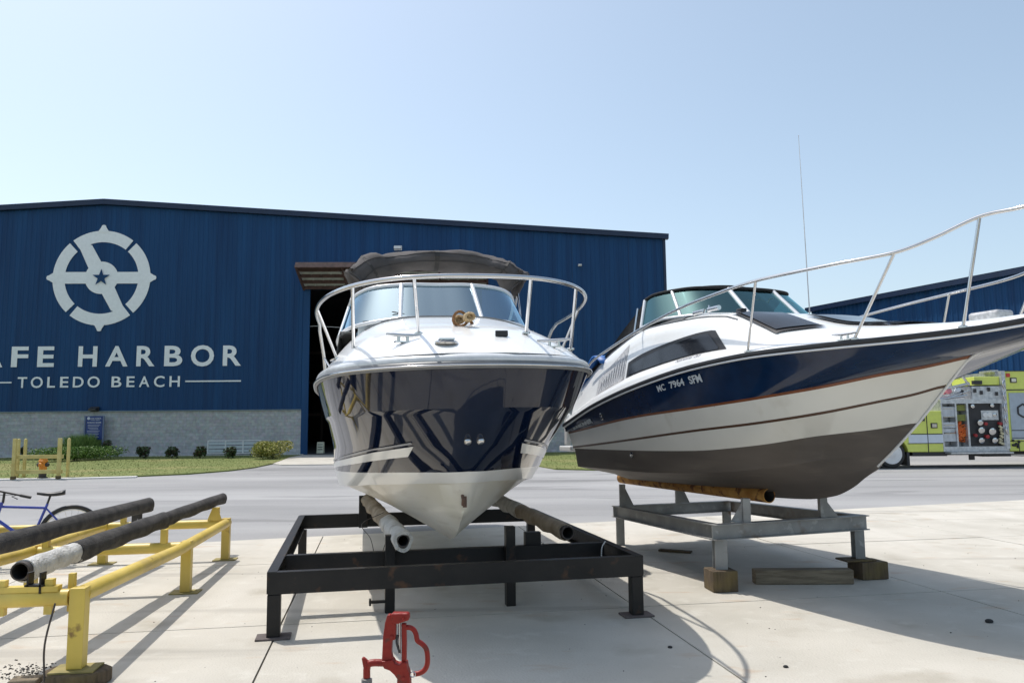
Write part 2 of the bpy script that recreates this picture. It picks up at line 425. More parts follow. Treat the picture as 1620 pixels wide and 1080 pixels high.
g.build('roof', m_roof, B1, weld=False)
for x in (XR-.05, XL+.05):
    g = MB(); g.box((x, DEP/2+.3, roofz(x)/2-.1), (.1, DEP-.7, roofz(x)-.2)); g.build('side_wall', m_blue, B1)
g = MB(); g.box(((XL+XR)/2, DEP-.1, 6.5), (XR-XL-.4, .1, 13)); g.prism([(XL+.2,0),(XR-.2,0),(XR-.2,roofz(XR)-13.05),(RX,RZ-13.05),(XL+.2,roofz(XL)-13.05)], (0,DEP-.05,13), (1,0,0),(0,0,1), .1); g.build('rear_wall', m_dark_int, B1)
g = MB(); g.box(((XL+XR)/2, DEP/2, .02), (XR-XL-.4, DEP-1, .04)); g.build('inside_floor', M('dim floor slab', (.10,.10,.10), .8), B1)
g = MB()
for x in (-24, DX0-.9, DX1+.9):
    g.box((x, 22, 6), (.35, .35, 12)); g.box((x, 40, 6), (.35,.35,12))
for z in (3., 6.2, 9.2): g.box((-7, 30, z), (26, .2, .25))
for x in range(-18, 5, 3): g.box((x, 30, 5), (.2, .2, 10))
g.build('storage_rack', M('rack steel', (.10,.08,.07), .6), B1)
# raised hinged door leaf standing out over the opening
DL = 2.7
m_lip = M('rusty red brown steel', (.085,.048,.042), .6, var=.3, scale=4)
m_under = M('pale door sheeting', (.42,.45,.45), .5, var=.15, scale=2)
dr = bpy.data.objects.new('hangar_door', None); col.objects.link(dr); dr.parent = B1; dr.location = (0,-.1,DZ-.02)
dr.rotation_euler = (rad(-23),0,0)          # local -y is outward; tip raised
g = MB(); P = ribs(DX0-.35, DX1+.35, .6, .05)
g.grid([[(x, -.06, .16+y) for x, y in P], [(x, -DL, .16+y) for x, y in P]])
g.grid([[(x, -.06, .11+y) for x, y in P], [(x, -DL, .11+y) for x, y in P]], flip=True)
g.build('door_sheeting', m_under, dr)
g = MB()
for k, y in enumerate((-.25,-.9,-1.55,-2.2,-DL)):
    g.box(((DX0+DX1)/2, y, -.02), (DX1-DX0+.7, .10 if k < 4 else .14, .20 if k < 4 else .36))
for x in (DX0-.35, DX0+2.4, DX0+5.2, DX1-2.6, DX1+.35): g.box((x, -DL/2, -.03), (.12, DL-.1, .16))
g.build('door_beam', m_lip, dr)
# ---- lettering
g = MB(); lf = lambda x, y: Vector((x, -.05, y))
def letters(txt, xs, z0, z1, bold):
    for ch, x0, x1 in xs:
        ov = (z1-z0)*.025 if ch in 'OSCG' else 0
        text_into(g, ch, lf, x0, x1, z0-ov, z1+ov, bold)
def P2L(px, py):          # photo measure -> facade coordinates
    d = ray(px, py); t = (FO-CO).dot(FN)/d.dot(FN); p = CO + d*t - FO; return p.dot(FX), p.z
z0 = P2L(200, 579.5)[1]; z1 = P2L(200, 547.3)[1]
row = [('S',-69,-42),('A',-34,5.5),('F',18.8,45.5),('E',60,86.5),('H',124.5,154.5),('A',167.5,203),('R',216.5,245.5),('B',260.5,289.2),('O',302.5,339),('R',353,382)]
letters('', [(c, P2L(a,563)[0], P2L(b_,563)[0]) for c, a, b_ in row], z0, z1, .024)
z0b = P2L(160, 612.4)[1]; z1b = P2L(160, 595.5)[1]
row2 = [('T',28.5,43.5),('O',49.5,68.5),('L',75.5,88),('E',95.8,109),('D',116,133),('O',139,158.5),('B',177,192.8),('E',200.8,213.5),('A',220.5,237),('C',244,260.8),('H',268.5,285)]
letters('', [(c, P2L(a,604)[0], P2L(b_,604)[0]) for c, a, b_ in row2], z0b, z1b, .014)
g.build('lettering', m_white_sign, B1, weld=False)
for a, b_ in ((-68,19),(293.5,381.5)):
    x0, z = P2L(a, 604.5); x1, _ = P2L(b_, 604.5); zz = (z0b+z1b)/2
    g = MB(); g.box(((x0+x1)/2, -.05, zz), (x1-x0, .02, .085)); g.build('rule_line', m_white_sign, B1)
# ---- compass emblem
cx, cz = P2L(161.3, 439.6); s = .0384
g = MB(); Ro, Ri = 78.5*s, 59.3*s; lvl = [0]
def flat(pts, z=None):
    lvl[0] += 1; d = -.045 - .0025*lvl[0] if z is None else z
    g.prism([(x*1., y*1.) for x, y in pts], (cx, d+.02, cz), (1,0,0), (0,0,1), .02 if z is None else .02)
def arc(a0, a1, n=28):
    p = [(Ro*math.cos(rad(a)), Ro*math.sin(rad(a))) for a in np.linspace(a0, a1, n)]
    q = [(Ri*math.cos(rad(a)), Ri*math.sin(rad(a))) for a in np.linspace(a1, a0, n)]
    return p + q
flat(arc(52, 128)); flat(arc(-128,-52)); flat(arc(-47.5, 47)); flat(arc(133, 226))
flat([(-Ro*.97, -9.6*s), (Ro*.97, -9.6*s), (Ro*.97, 9.6*s), (-Ro*.97, 9.6*s)])
for sg in (1,-1):
    flat([(sg*x*s, sg*y*s) for x, y in ((-43,61),(-40.5,66),(-33,66),(-20,55),(-17.5,54),(2,20),(-18,8))][::1])
flat([(26.8*s*math.cos(a), 26.8*s*math.sin(a)) for a in np.linspace(0, 2*math.pi, 40, endpoint=False)])
for k in range(4):
    a = rad(90*k); c_, s_ = math.cos(a), math.sin(a)
    prof = [(76,-9.5),(79.5,-7),(84,-4.2),(87.3,-3),(88.3,0),(87.3,3),(84,4.2),(79.5,7),(76,9.5)]
    flat([(s*(x*c_-y*s_), s*(x*s_+y*c_)) for x, y in prof])
g.build('compass_emblem', m_white_sign, B1, weld=False)
g = MB(); st = []
for k in range(10):
    r_ = (14.6 if k % 2 == 0 else 5.6)*s; a = rad(90+36*k); st.append((r_*math.cos(a), r_*math.sin(a)))
g.prism(st, (cx, -.12, cz), (1,0,0), (0,0,1), .012); g.build('emblem_star', m_blue, B1)

# small things on and by the facade
def at_facade(px, py, out=0.):
    x, z = P2L(px, py); return fac(x, z, out)
m_blk = M('black housing', (.03,.03,.032), .5)
m_white = M('white paint', (.75,.75,.73), .5, var=.06)
def wall_lamp(p, label, mat=m_blk, sc=1.):
    t = thing('wall_lamp', label, 'wall lamp', p, FTH)
    g = MB(); g.box((0,-.06,0), (.5*sc,.12,.3*sc)); g.build('back_box', mat, t, bevel=.015)
    g = MB(); g.prism([(0,.12*sc),(-.34*sc,.02),(-.34*sc,-.10*sc),(0,-.12*sc)], (-.22*sc,-.12,.0), (0,1,0), (0,0,1), .44*sc); g.build('hood', mat, t)
wall_lamp(at_facade(151.5, 647, .04), 'black wall lamp over the blue notice sign')
wall_lamp(at_facade(630, 393, .05), 'pale box lamp above the raised hangar door', m_white, 1.)
wall_lamp(at_facade(917, 420, .05), 'small white lamp high on the navy wall right of the door', m_white, .45)
# notice sign on posts
t = thing('notice_sign', 'blue rules notice on two thin posts in front of the grey block wall', 'sign', fac(P2L(155,680)[0], 0, .5), FTH)
m_sblue = M('sign blue', (.015,.045,.20), .4, var=.05)
zt, zb = P2L(155,658)[1], P2L(155,695)[1]; hw = (P2L(168,676)[0]-P2L(142,676)[0])/2
g = MB(); g.box((0,0,(zt+zb)/2), (2*hw,.05,zt-zb)); g.build('sign_panel', m_sblue, t, bevel=.01)
g = MB(); sf = lambda x, y: Vector((x, -.035, y)); H_ = zt-zb
text_into(g, 'SAFE HARBOR', sf, -hw*.45, hw*.85, zt-H_*.13, zt-H_*.07, .02)
text_into(g, 'TOLEDO BEACH', sf, -hw*.45, hw*.7, zt-H_*.19, zt-H_*.155, .02)
text_into(g, 'MARINA RULES', sf, -hw*.8, hw*.85, zt-H_*.30, zt-H_*.25, .04)
for k in range(9): g.box((-.05*hw*(k%3), -.032, zt-H_*(.37+.065*k)), (hw*(1.5-.14*(k*5%4)), .006, .022))
g.lathe([(.09,0),(.09,.01)], (-hw*.68, -.028, zt-H_*.10), (0,-1,0), 16)
g.build('sign_writing', M('sign white', (.6,.62,.68), .5), t, weld=False)
for sx in (-1,1):
    g = MB(); g.box((sx*(hw+.06), .0, (zt+.02)/2), (.08,.08,zt+.02)); g.build('post', M('grey blue post', (.16,.20,.30), .5), t)
# white louvred panel standing by the wall
x0, zt = P2L(332.5,696); x1, zb = P2L(414.5,718.5)
t = thing('louvred_panel', 'low white panel of horizontal slats leaning on the block wall behind a shrub', 'panel', fac((x0+x1)/2, max(zb,.12), .35), FTH)
wd, ht = x1-x0, zt-max(zb,.12)
g = MB()
for x in np.linspace(-wd/2, wd/2, 4): g.box((x,0,ht/2), (.07,.08,ht))
for z in (0.03, ht-.03): g.box((0,0.002,z), (wd,.076,.06))
g.build('frame', m_white, t)
for k in range(3):
    g = MB(); g.box((0,.0,ht*(.22+.27*k)), (wd-.08,.03,ht*.20), Matrix.Rotation(rad(12),3,'X')); g.build('slat', M('blue white slat', (.62,.68,.72), .5, var=.04), t)
# board standing in the doorway
x, _ = P2L(501,711)
t = thing('folding_sign_board', 'small white folding sign board standing in the dark doorway', 'sign', fac(x, 0.04, -1.2), FTH)
for sg in (1,-1):
    g = MB(); g.box((0,sg*.16,.36), (.42,.03,.72), Matrix.Rotation(rad(sg*12),3,'X')); g.build('board', M('cream board', (.7,.68,.5), .5), t)
g = MB()
for k in range(3): g.box((0,-.212+.02*k*2,.25+.15*k), (.3,.012,.05))
g.build('board_text', m_blk, t)

# ================================================================ SECOND BUILDING (right)
B2o = Vector((19.4,50.3,0)); B2d = Vector((.40,-.9165,0)).normalized(); B2th = math.atan2(B2d.y, B2d.x)
B2 = thing('navy_warehouse', 'second navy steel warehouse with grey block base behind the green fire truck', 'building', B2o, B2th)
LN, DP, EH = 44., 30., 9.05
g = MB(); P = ribs(0, LN, .305, .03); g.grid([[(x, y, 2.45) for x, y in P], [(x, y, EH) for x, y in P]])
P = ribs(0, DP, .305, .03); g.grid([[(y, x, 2.45) for x, y in P], [(y, x, EH+.25*0+min(x,DP-x)*.12) for x, y in P]], flip=True)
g.grid([[(LN, x, 0) for x in (0,DP)], [(LN, x, EH) for x in (0,DP)]]); g.grid([[(0,DP,0),(LN,DP,0)],[(0,DP,EH),(LN,DP,EH)]], flip=True)
g.build('siding', m_blue, B2)
g = MB(); g.box((LN/2, .1, 1.225), (LN, .3, 2.45)); g.box((.12, DP/2+.26, 1.225), (.3, DP-.02, 2.45)); g.build('block_base', m_mason, B2)
g = MB()
g.grid([[(-.25,-.3,EH),(LN+.2,-.3,EH)],[(-.25,DP/2,EH+DP/2*.12),(LN+.2,DP/2,EH+DP/2*.12)],[(-.25,DP+.3,EH),(LN+.2,DP+.3,EH)]])
g.build('roof', m_bluetrim, B2, solid=.06)
g = MB(); g.box((LN/2, -.2, EH-.14), (LN+.5, .22, .26)); g.bar((-.1,-.3,EH-.12),(-.1,DP/2,EH+DP/2*.12-.12),.2,.26); g.build('gutter', m_bluetrim, B2)

# ================================================================ BOATS
m_gel = M('white gelcoat', (.86,.865,.85), .28, var=.03, scale=1.5, coat=.5)
m_gel_warm = M('aged white gelcoat', (.66,.655,.61), .30, c2=(.74,.735,.69), scale=1.2, coat=.4, lo=.3, hi=.7)
m_navy = M('navy gelcoat', (.003,.008,.026), .045, var=.1, spec=.55)
m_navyB = M('navy hull band', (.005,.020,.062), .10, var=.15, spec=.5)
m_chrome = M('polished stainless', (.60,.60,.60), .13, metal=1, var=.04)
m_rub = M('rub rail vinyl', (.16,.165,.17), .4, var=.1)
m_black = M('black rubber', (.018,.018,.02), .45)
m_copper = M('copper pinstripe', (.19,.06,.022), .3, var=.1)
m_brownline = M('dark brown pinstripe', (.075,.035,.02), .35, var=.1)
m_bottomB = M('brown black antifouling', (.090,.076,.066), .6, c2=(.135,.115,.10), scale=1.5, stretch=(.6,1,3), bump=.15, lo=.3, hi=.7)
overlay(m_bottomB, (.045,.042,.043), 1.2, .50, .62, (.25,1,1.6), fac=.35, seed=33)
overlay(m_bottomB, (.17,.145,.12), 4, .58, .75, (.4,1,3), fac=.5)
m_bottomA = M('cream bottom paint', (.68,.655,.56), .38, c2=(.76,.75,.70), scale=1.1, bump=.05, lo=.35, hi=.65, coat=.3)
overlay(m_bottomA, (.36,.26,.10), 1.3, .55, .75, (.5,1,1.5), fac=.5, seed=7)
m_canvas = M('taupe grey canvas', (.088,.080,.078), .9, var=.2, scale=3, bump=.5, bscale=14)
m_blackcanvas = M('black canvas', (.015,.015,.016), .85, var=.2, bump=.3)
m_glassA = glass('windshield glass', (.36,.55,.68), .30, gc=(.58,.80,.94))  # blue of the reflected sky is put into the gloss colour gc
overlay(m_gel_warm, (.48,.45,.38), 3, .60, .78, (1.5,1.5,.12), fac=.45, seed=12)
overlay(m_gel_warm, (.30,.28,.24), 26, .72, .78, (1,1,.5), fac=.5, seed=22)
overlay(m_bottomA, (.46,.43,.35), 5, .58, .72, (.3,1,2.5), fac=.35, seed=15)
overlay(m_bottomA, (.16,.13,.09), 30, .73, .79, fac=.6, seed=25)
m_glassB = glass('tinted windshield glass', (.16,.32,.35), .17, gc=(.45,.82,.86))  # gc colours the sky reflection teal, on top of the glass tint
m_smoked = M('smoked hatch acrylic', (.020,.023,.029), .10, var=.1, spec=.4)
m_alu = M('white aluminium frame', (.72,.73,.74), .3, metal=.2, var=.04)

class Line:
    """one fore-and-aft line of a hull: stations (x, half breadth, height)"""
    def __init__(s, st):
        s.x0, s.x1 = st[0][0], st[-1][0]
        s.ts = [math.sqrt((p[0]-s.x0)/(s.x1-s.x0)) for p in st]; s.vs = [(p[1], p[2]) for p in st]
    def at(s, t):
        b, z = cat_rom(s.ts, s.vs, t); return Vector((s.x0 + (s.x1-s.x0)*t*t, b, z))
    def atx(s, x):
        x = min(max(x, s.x0), s.x1); return s.at(math.sqrt((x-s.x0)/(s.x1-s.x0)))
def band(mb, la, lb, mi, n=56, sides=(1,-1)):
    for sd in sides:
        A = [la.at(k/n) for k in range(n+1)]; B = [lb.at(k/n) for k in range(n+1)]
        f = lambda p: (p.x, p.y*sd, p.z)
        mb.grid([[f(p) for p in A], [f(p) for p in B]], mi, flip=(sd > 0))
def transom(mb, lines, mi):
    R = [l.at(1) for l in lines]
    mb.grid([[(p.x, p.y, p.z) for p in R], [(p.x, -p.y, p.z) for p in R]], mi)
class Blend:
    def __init__(s, a, b, h, out=0.): s.a, s.b, s.h, s.o = a, b, h, out
    def at(s, t):
        h = s.h(t) if callable(s.h) else s.h
        p = s.a.at(t).lerp(s.b.at(t), h); p.y += s.o; p.x -= s.o*.3 if t < .25 else 0; return p
    def atx(s, x):
        lo, hi = 0., 1.
        for _ in range(26):
            m = (lo+hi)/2
            if s.at(m).x < x: lo = m
            else: hi = m
        return s.at((lo+hi)/2)

# ---------------- boat A: the navy cruiser seen bow on
VA = Vector((-.183,.983,0)); rzA = math.atan2(VA.y, VA.x)
A = thing('cabin_cruiser', 'navy hulled cruiser seen bow on with white deck and folded grey canopy', 'boat', (-.19,5.4,0), rzA)
A.rotation_euler = (rad(-1.0), 0, rzA)
LA = 8.3
sheerA = Line([(0,0,2.03),(.07,.36,2.03),(.22,.63,2.03),(.48,.86,2.03),(.88,1.03,2.03),(1.4,1.145,2.025),(2.1,1.215,2.02),(3.2,1.255,2.0),(LA,1.20,1.95)])
kn1A = Line([(.15,0,1.735),(.22,.27,1.735),(.40,.54,1.735),(.75,.80,1.735),(1.2,.97,1.73),(1.8,1.09,1.725),(2.6,1.16,1.71),(3.8,1.20,1.70),(LA,1.16,1.65)])
kn2A = Line([(.19,0,1.70),(.27,.245,1.70),(.45,.505,1.70),(.79,.765,1.70),(1.22,.935,1.695),(1.8,1.055,1.69),(2.6,1.13,1.675),(3.8,1.17,1.665),(LA,1.14,1.61)])
midA = Line([(.38,0,1.47),(.50,.22,1.465),(.80,.49,1.46),(1.2,.72,1.46),(1.8,.91,1.45),(2.6,1.05,1.44),(3.8,1.13,1.42),(LA,1.12,1.38)])
bootA = Line([(.75,0,1.26),(.95,.22,1.25),(1.3,.46,1.24),(1.8,.72,1.22),(2.4,.93,1.20),(3.2,1.08,1.18),(4.2,1.13,1.15),(LA,1.12,1.10)])
chinA = Line([(.86,0,1.17),(1.1,.20,1.155),(1.5,.44,1.13),(2.0,.68,1.10),(2.7,.90,1.05),(3.4,1.04,1.01),(4.4,1.09,.97),(LA,1.09,.92)])
chin2A = Line([(.88,0,1.155),(1.1,.17,1.14),(1.5,.40,1.115),(2.0,.63,1.085),(2.7,.84,1.04),(3.4,.97,1.0),(4.4,1.02,.965),(LA,1.02,.915)])
strA = Line([(1.10,0,.94),(1.4,.14,.91),(1.8,.29,.87),(2.4,.44,.83),(3.2,.52,.80),(4.4,.55,.76),(LA,.56,.71)])
str2A = Line([(1.12,0,.925),(1.4,.12,.885),(1.8,.26,.845),(2.4,.40,.805),(3.2,.48,.775),(4.4,.51,.735),(LA,.52,.69)])
class SideA:
    def __init__(s, h, out=.008): s.h, s.o = h, out
    def at(s, t):
        h = s.h(t); a, b_ = (bootA, midA) if h < .5 else (midA, kn2A); u = 2*h if h < .5 else 2*h-1
        p = a.at(t).lerp(b_.at(t), u); q = a.at(min(1,t+.01)).lerp(b_.at(min(1,t+.01)), u); d = (q-p)
        n_ = Vector((-d.y, d.x, 0)).normalized() if d.length > 0 else Vector((0,1,0)); return p + n_*s.o
class Keel:
    def __init__(s, st): s.st = st; s.ln = Line([(x, 0, z) for x, z in st])
    def at(s, t): return s.ln.at(t)
    def atx(s, x): return s.ln.atx(x)
keelA = Keel([(1.12,.925),(1.3,.82),(1.55,.70),(1.85,.61),(2.3,.55),(3.2,.51),(LA,.46)])
g = MB()
band(g, sheerA, kn1A, 0); band(g, kn1A, kn2A, 0); band(g, kn2A, midA, 0); band(g, midA, bootA, 0)
band(g, bootA, chinA, 1); band(g, chinA, chin2A, 2); band(g, chin2A, strA, 2); band(g, strA, str2A, 2); band(g, str2A, keelA, 2)
transom(g, [sheerA, kn1A, kn2A, midA, bootA], 0); transom(g, [bootA, chinA, chin2A, strA, str2A, keelA], 2)
g.build('hull', [m_navy, m_gel, m_bottomA], A, smooth=24)
# swoosh graphic on the topsides
for sd in (1,-1):
    n = 44; T0 = .20
    f = lambda t: max(0, min(1, (.60-t)/.40))
    def strip(lo, hi, skew, mat, nm):
        g = MB(); rows = [[], []]; a, b_ = SideA(hi), SideA(lo)
        for k in range(n+1):
            t = T0 + (.93-T0)*k/n; p = a.at(t); q = b_.at(t + skew*(1-k/n)); rows[0].append((p.x,p.y*sd,p.z)); rows[1].append((q.x,q.y*sd,q.z))
        g.grid(rows, 0, flip=(sd > 0)); g.build(nm, mat, A, smooth=60)
    strip(lambda t: .05+.29*f(t), lambda t: .15+.36*f(t), .03, m_gel, 'hull_stripe')
    strip(lambda t: .185+.36*f(t), lambda t: .215+.36*f(t), .0, M('grey pinstripe', (.30,.31,.33), .3), 'pinstripe')
def offs(line, dy, dz, x0=-.0, n=60):
    out = []
    for k in range(n+1):
        p = line.at(k/n); q = line.at(min(1,k/n+.01)); t = (q - line.at(max(0,k/n-.01))).normalized() if k else Vector((0,1,0))
        nrm = Vector((-t.y, t.x, 0)) if k else Vector((-1,0,0))
        if nrm.length > 0: nrm.normalize()
        out.append(Vector((p.x + nrm.x*dy, p.y + nrm.y*dy, p.z+dz)))
    return out
def both(pts): return [Vector((p.x,-p.y,p.z)) for p in pts[::-1]] + pts[1:]
def wrap(mb, line, prof, mi=0):
    """sweep a profile (out, up) round the bow along a line"""
    mb.grid([both(offs(line, o, u)) for o, u in prof], mi, flip=True)
g = MB(); wrap(g, sheerA, [(0,-.026),(.014,-.026),(.024,-.016),(.024,.010),(.014,.024),(-.01,.03)]); g.build('rub_rail', m_rub, A, smooth=50)
g = MB(); g.tube(both(offs(sheerA, .025, -.003)), .009, 8); g.build('rub_rail_insert', m_chrome, A, smooth=60)
g = MB(); wrap(g, sheerA, [(-.008,.022),(.006,.028),(.008,.045),(.0,.062),(-.02,.074),(-.05,.085)]); g.build('toe_moulding', M('light grey gelcoat', (.62,.64,.65), .3, coat=.3), A, smooth=50)
# deck
def deckA(x, s):
    """s: 0 edge .. 1 centreline"""
    e = sheerA.atx(max(x, .0) if x > 0 else 0)
    b = max(e.y - .05, 0); ze = e.z + .083
    zc = cat_rom([.05,.3,.8,1.5,2.2,2.7,3.6,8.3], [(2.116,),(2.22,),(2.38,),(2.53,),(2.66,),(2.72,),(2.74,),(2.6,)], x)[0]
    yy = b*(1-s); r = yy/b if b > 0 else 0
    k = 1 - r**(2.9 + .3*min(x,3.))
    return Vector((x, yy, ze + (zc-ze)*k))
XW = 2.95
g = MB(); rows = []
xs = [sheerA.at(k/50).x + .0 for k in range(51)]
xs = [max(x, .05) for x in xs if x < XW] + [XW]
for x in xs: rows.append([deckA(x, k/22) for k in range(23)] )
g.grid(rows, 0); g.grid([[Vector((p.x,-p.y,p.z)) for p in r] for r in rows], 0, flip=True)
front = both([deckA(.05, k/22) for k in range(22,-1,-1)])
g.build('foredeck', m_gel, A, smooth=35)
g = MB()          # cockpit: side decks, coaming, sole
for sd in (1,-1):
    rows = [[], [], [], [], []]
    for k in range(21):
        x = XW + (LA-XW)*k/20; e = sheerA.atx(x); d = Vector((x,0,0)); h = 2.62 - .35*max(0,(x-5.5)/2.8)
        for r, (y, z) in zip(rows, ((e.y-.04,e.z+.12),(e.y-.14,e.z+.16),(e.y-.22,h),(e.y-.34,h),(e.y-.36,1.55))): r.append((x, y*sd, z))
    g.grid(rows, 0, flip=(sd < 0))
w_ = sheerA.atx(4).y-.36
g.grid([[(XW,-w_,1.55),(LA-.3,-w_,1.55)],[(XW,w_,1.55),(LA-.3,w_,1.55)]], 0)
g.grid([[(XW,-w_,1.55),(XW,w_,1.55)],[(XW,-w_*.95,2.70),(XW,w_*.95,2.70)]], 0)
g.box((LA-.2,0,1.95), (.3, 2.3, .9))
g.build('cockpit', m_gel, A, smooth=30)
m_vinyl = M('cream vinyl', (.55,.52,.46), .5, var=.05)
for y in (-.5,.5):
    s_ = MB(); s_.box((4.6,y,1.95), (.5,.5,.14)); s_.box((4.85,y,2.3), (.12,.5,.62)); s_.box((4.6,y,1.7),(.25,.25,.4)); s_.build('helm_seat', m_vinyl, A, bevel=.04)
g = MB(); g.grid([[(2.72+.12*abs(y),y,2.735-.03*abs(y)) for y in np.linspace(-.8,.8,9)],[(3.0,y,2.738-.03*abs(y)) for y in np.linspace(-.8,.8,9)]]); g.build('dash_top', M('grey dash', (.12,.13,.14), .5), A)
g = MB(); g.box((3.45,.5,2.45), (.45,.75,.4), Matrix.Rotation(rad(-20),3,'Y')); g.build('dashboard', M('grey dash', (.12,.13,.14), .5), A, bevel=.04)
g = MB(); c = [Vector((3.78,.5+.17*math.cos(a),2.62+.17*math.sin(a))) for a in np.linspace(0,2*math.pi,24,endpoint=False)]; g.tube(c, .013, 8, closed=True); g.tube([(3.6,.5,2.55),(3.78,.5,2.62)], .02); g.build('steering_wheel', m_black, A, smooth=60)
# windshield
baseA = [(2.66,0.,2.725),(2.68,.42,2.715),(2.90,.88,2.665),(3.4,1.06,2.60),(4.6,1.08,2.57)]
topA  = [(3.12,0.,3.15),(3.13,.385,3.15),(3.26,.77,3.11),(3.70,.95,3.0),(4.7,1.0,2.72)]
bs = spline(baseA, 8); ts_ = spline(topA, 8)
def pane(i0, i1, sd, name='window_pane'):
    g = MB(); B_ = [Vector((p.x,p.y*sd,p.z+.01)) for p in bs[i0:i1+1]]; T_ = [Vector((p.x,p.y*sd,p.z-.01)) for p in ts_[i0:i1+1]]
    g.grid([B_, T_], 0, flip=(sd < 0)); return g
g = MB(); B_ = [Vector((p.x,-p.y,p.z+.01)) for p in bs[8:0:-1]] + [p+Vector((0,0,.01)) for p in bs[:9]]; T_ = [Vector((p.x,-p.y,p.z-.01)) for p in ts_[8:0:-1]] + [p-Vector((0,0,.01)) for p in ts_[:9]]
g.grid([B_, T_], 0); g.build('windshield_pane', m_glassA, A, smooth=60)
for sd in (1,-1):
    pane(8, 24, sd).build('windshield_pane', m_glassA, A, smooth=60); pane(24, 32, sd).build('windshield_pane', m_glassA, A, smooth=60)
g = MB()
g.tube(both(ts_), .020, 8); g.tube(both(bs), .022, 8)
for sd in (1,-1):
    for i, r_ in ((8,.026),(24,.02),(32,.02)):
        g.tube([(bs[i].x,bs[i].y*sd,bs[i].z),(ts_[i].x,ts_[i].y*sd,ts_[i].z)], r_, 8)
g.build('windshield_frame', m_alu, A, smooth=60)
for y in (-.25,.3):
    g = MB(); g.tube([(2.70,y,2.75),(2.76,y+.2,2.80)], .006, 6); g.build('wiper', m_black, A)
# canopy folded over its hoops
g = MB(); rows = []; nA = 44
for j in range(17):
    u = j/16; row = []
    for k in range(nA+1):
        a = math.pi*k/nA; ya = -math.cos(a)
        bump = .010*math.sin(k*.40+j*.9)+.007*math.sin(k*.8-j*1.3)+.006*math.sin(k*2.3+j*.5)*(1 if k < 14 or k > 36 else .3)+random.uniform(-.003,.003)
        r = .11 + .04*abs(ya)**3 + (.03 if ya > .6 else 0)       # thickness of the roll
        th = 2*math.pi*u
        yc = 1.02*math.copysign(abs(ya)**.9, ya) - .14; zc = 3.50 + .20*(1-abs(ya)**2.2) - .10*max(0,abs(ya)-.8)/.2
        nrm_y = ya*.75; nrm_z = math.sqrt(max(.05,1-nrm_y**2))
        rad_ = (r+bump)
        out = math.cos(th)*rad_*1.15; fw = math.sin(th)*rad_*2.1
        row.append((4.45+fw, yc + out*nrm_y, zc + out*nrm_z))
    rows.append(row)
g.grid(rows, 0, flip=True)
g._face([g.bm.verts.new(r[0]) for r in rows[:-1]]); g._face([g.bm.verts.new(r[-1]) for r in rows[:-1]][::-1])
g.build('canopy', m_canvas, A, smooth=70)
for j in (11, 13):
    g = MB(); g.tube([Vector(p)+Vector((-.004,0,.0)) for p in rows[j][2:-2]], .0045, 5); g.build('canopy_seam', M('canvas piping', (.05,.045,.043), .8), A)
for k in (9, 22, 35):
    g = MB(); g.grid([[Vector(rows[j][k])*1. + (Vector(rows[j][k])-Vector((4.45,rows[4][k][1]*.5+rows[12][k][1]*.5,rows[4][k][2]*.5+rows[12][k][2]*.5))).normalized()*.006 for j in range(17)], [Vector(rows[j][k+1])*.6+Vector(rows[j][k])*.4 + (Vector(rows[j][k])-Vector((4.45,rows[4][k][1]*.5+rows[12][k][1]*.5,rows[4][k][2]*.5+rows[12][k][2]*.5))).normalized()*.006 for j in range(17)]]); g.build('canopy_strap', M('canvas strap', (.04,.038,.036), .8), A)
for sd, dz in ((1,-.34),(-1,-.28)):      # loose ends hanging round the hoop legs
    g = MB(); rows = []
    for j in range(9):
        u = j/8; r_ = .15*(1-u)+.055; row = []
        for k in range(16):
            a = 2*math.pi*k/16; q = r_*(1+.22*math.sin(3*a+j*.7)+.1*math.sin(5*a-j)); row.append((4.42+q*1.4*math.cos(a)+.12*u, sd*(1.03-.02*u)-.14+q*.55*math.sin(a), 3.52+dz*u+.0))
        rows.append(row)
    g.grid(rows, 0, close=True); g.build('canopy_end', m_canvas, A, smooth=70)
g = MB()
for sd in (1,-1):
    g = MB(); g.tube([(4.35,1.03*sd-.14,3.45),(4.55,1.05*sd-.08,3.05),(4.75,1.10*sd,2.62)], .0125, 8); g.build('canopy_frame', m_chrome, A, smooth=60)
    g = MB(); g.tube([(4.55,1.03*sd-.14,3.42),(4.2,1.05*sd-.08,3.05),(3.95,1.10*sd,2.62)], .0125, 8); g.build('canopy_frame', m_chrome, A, smooth=60)
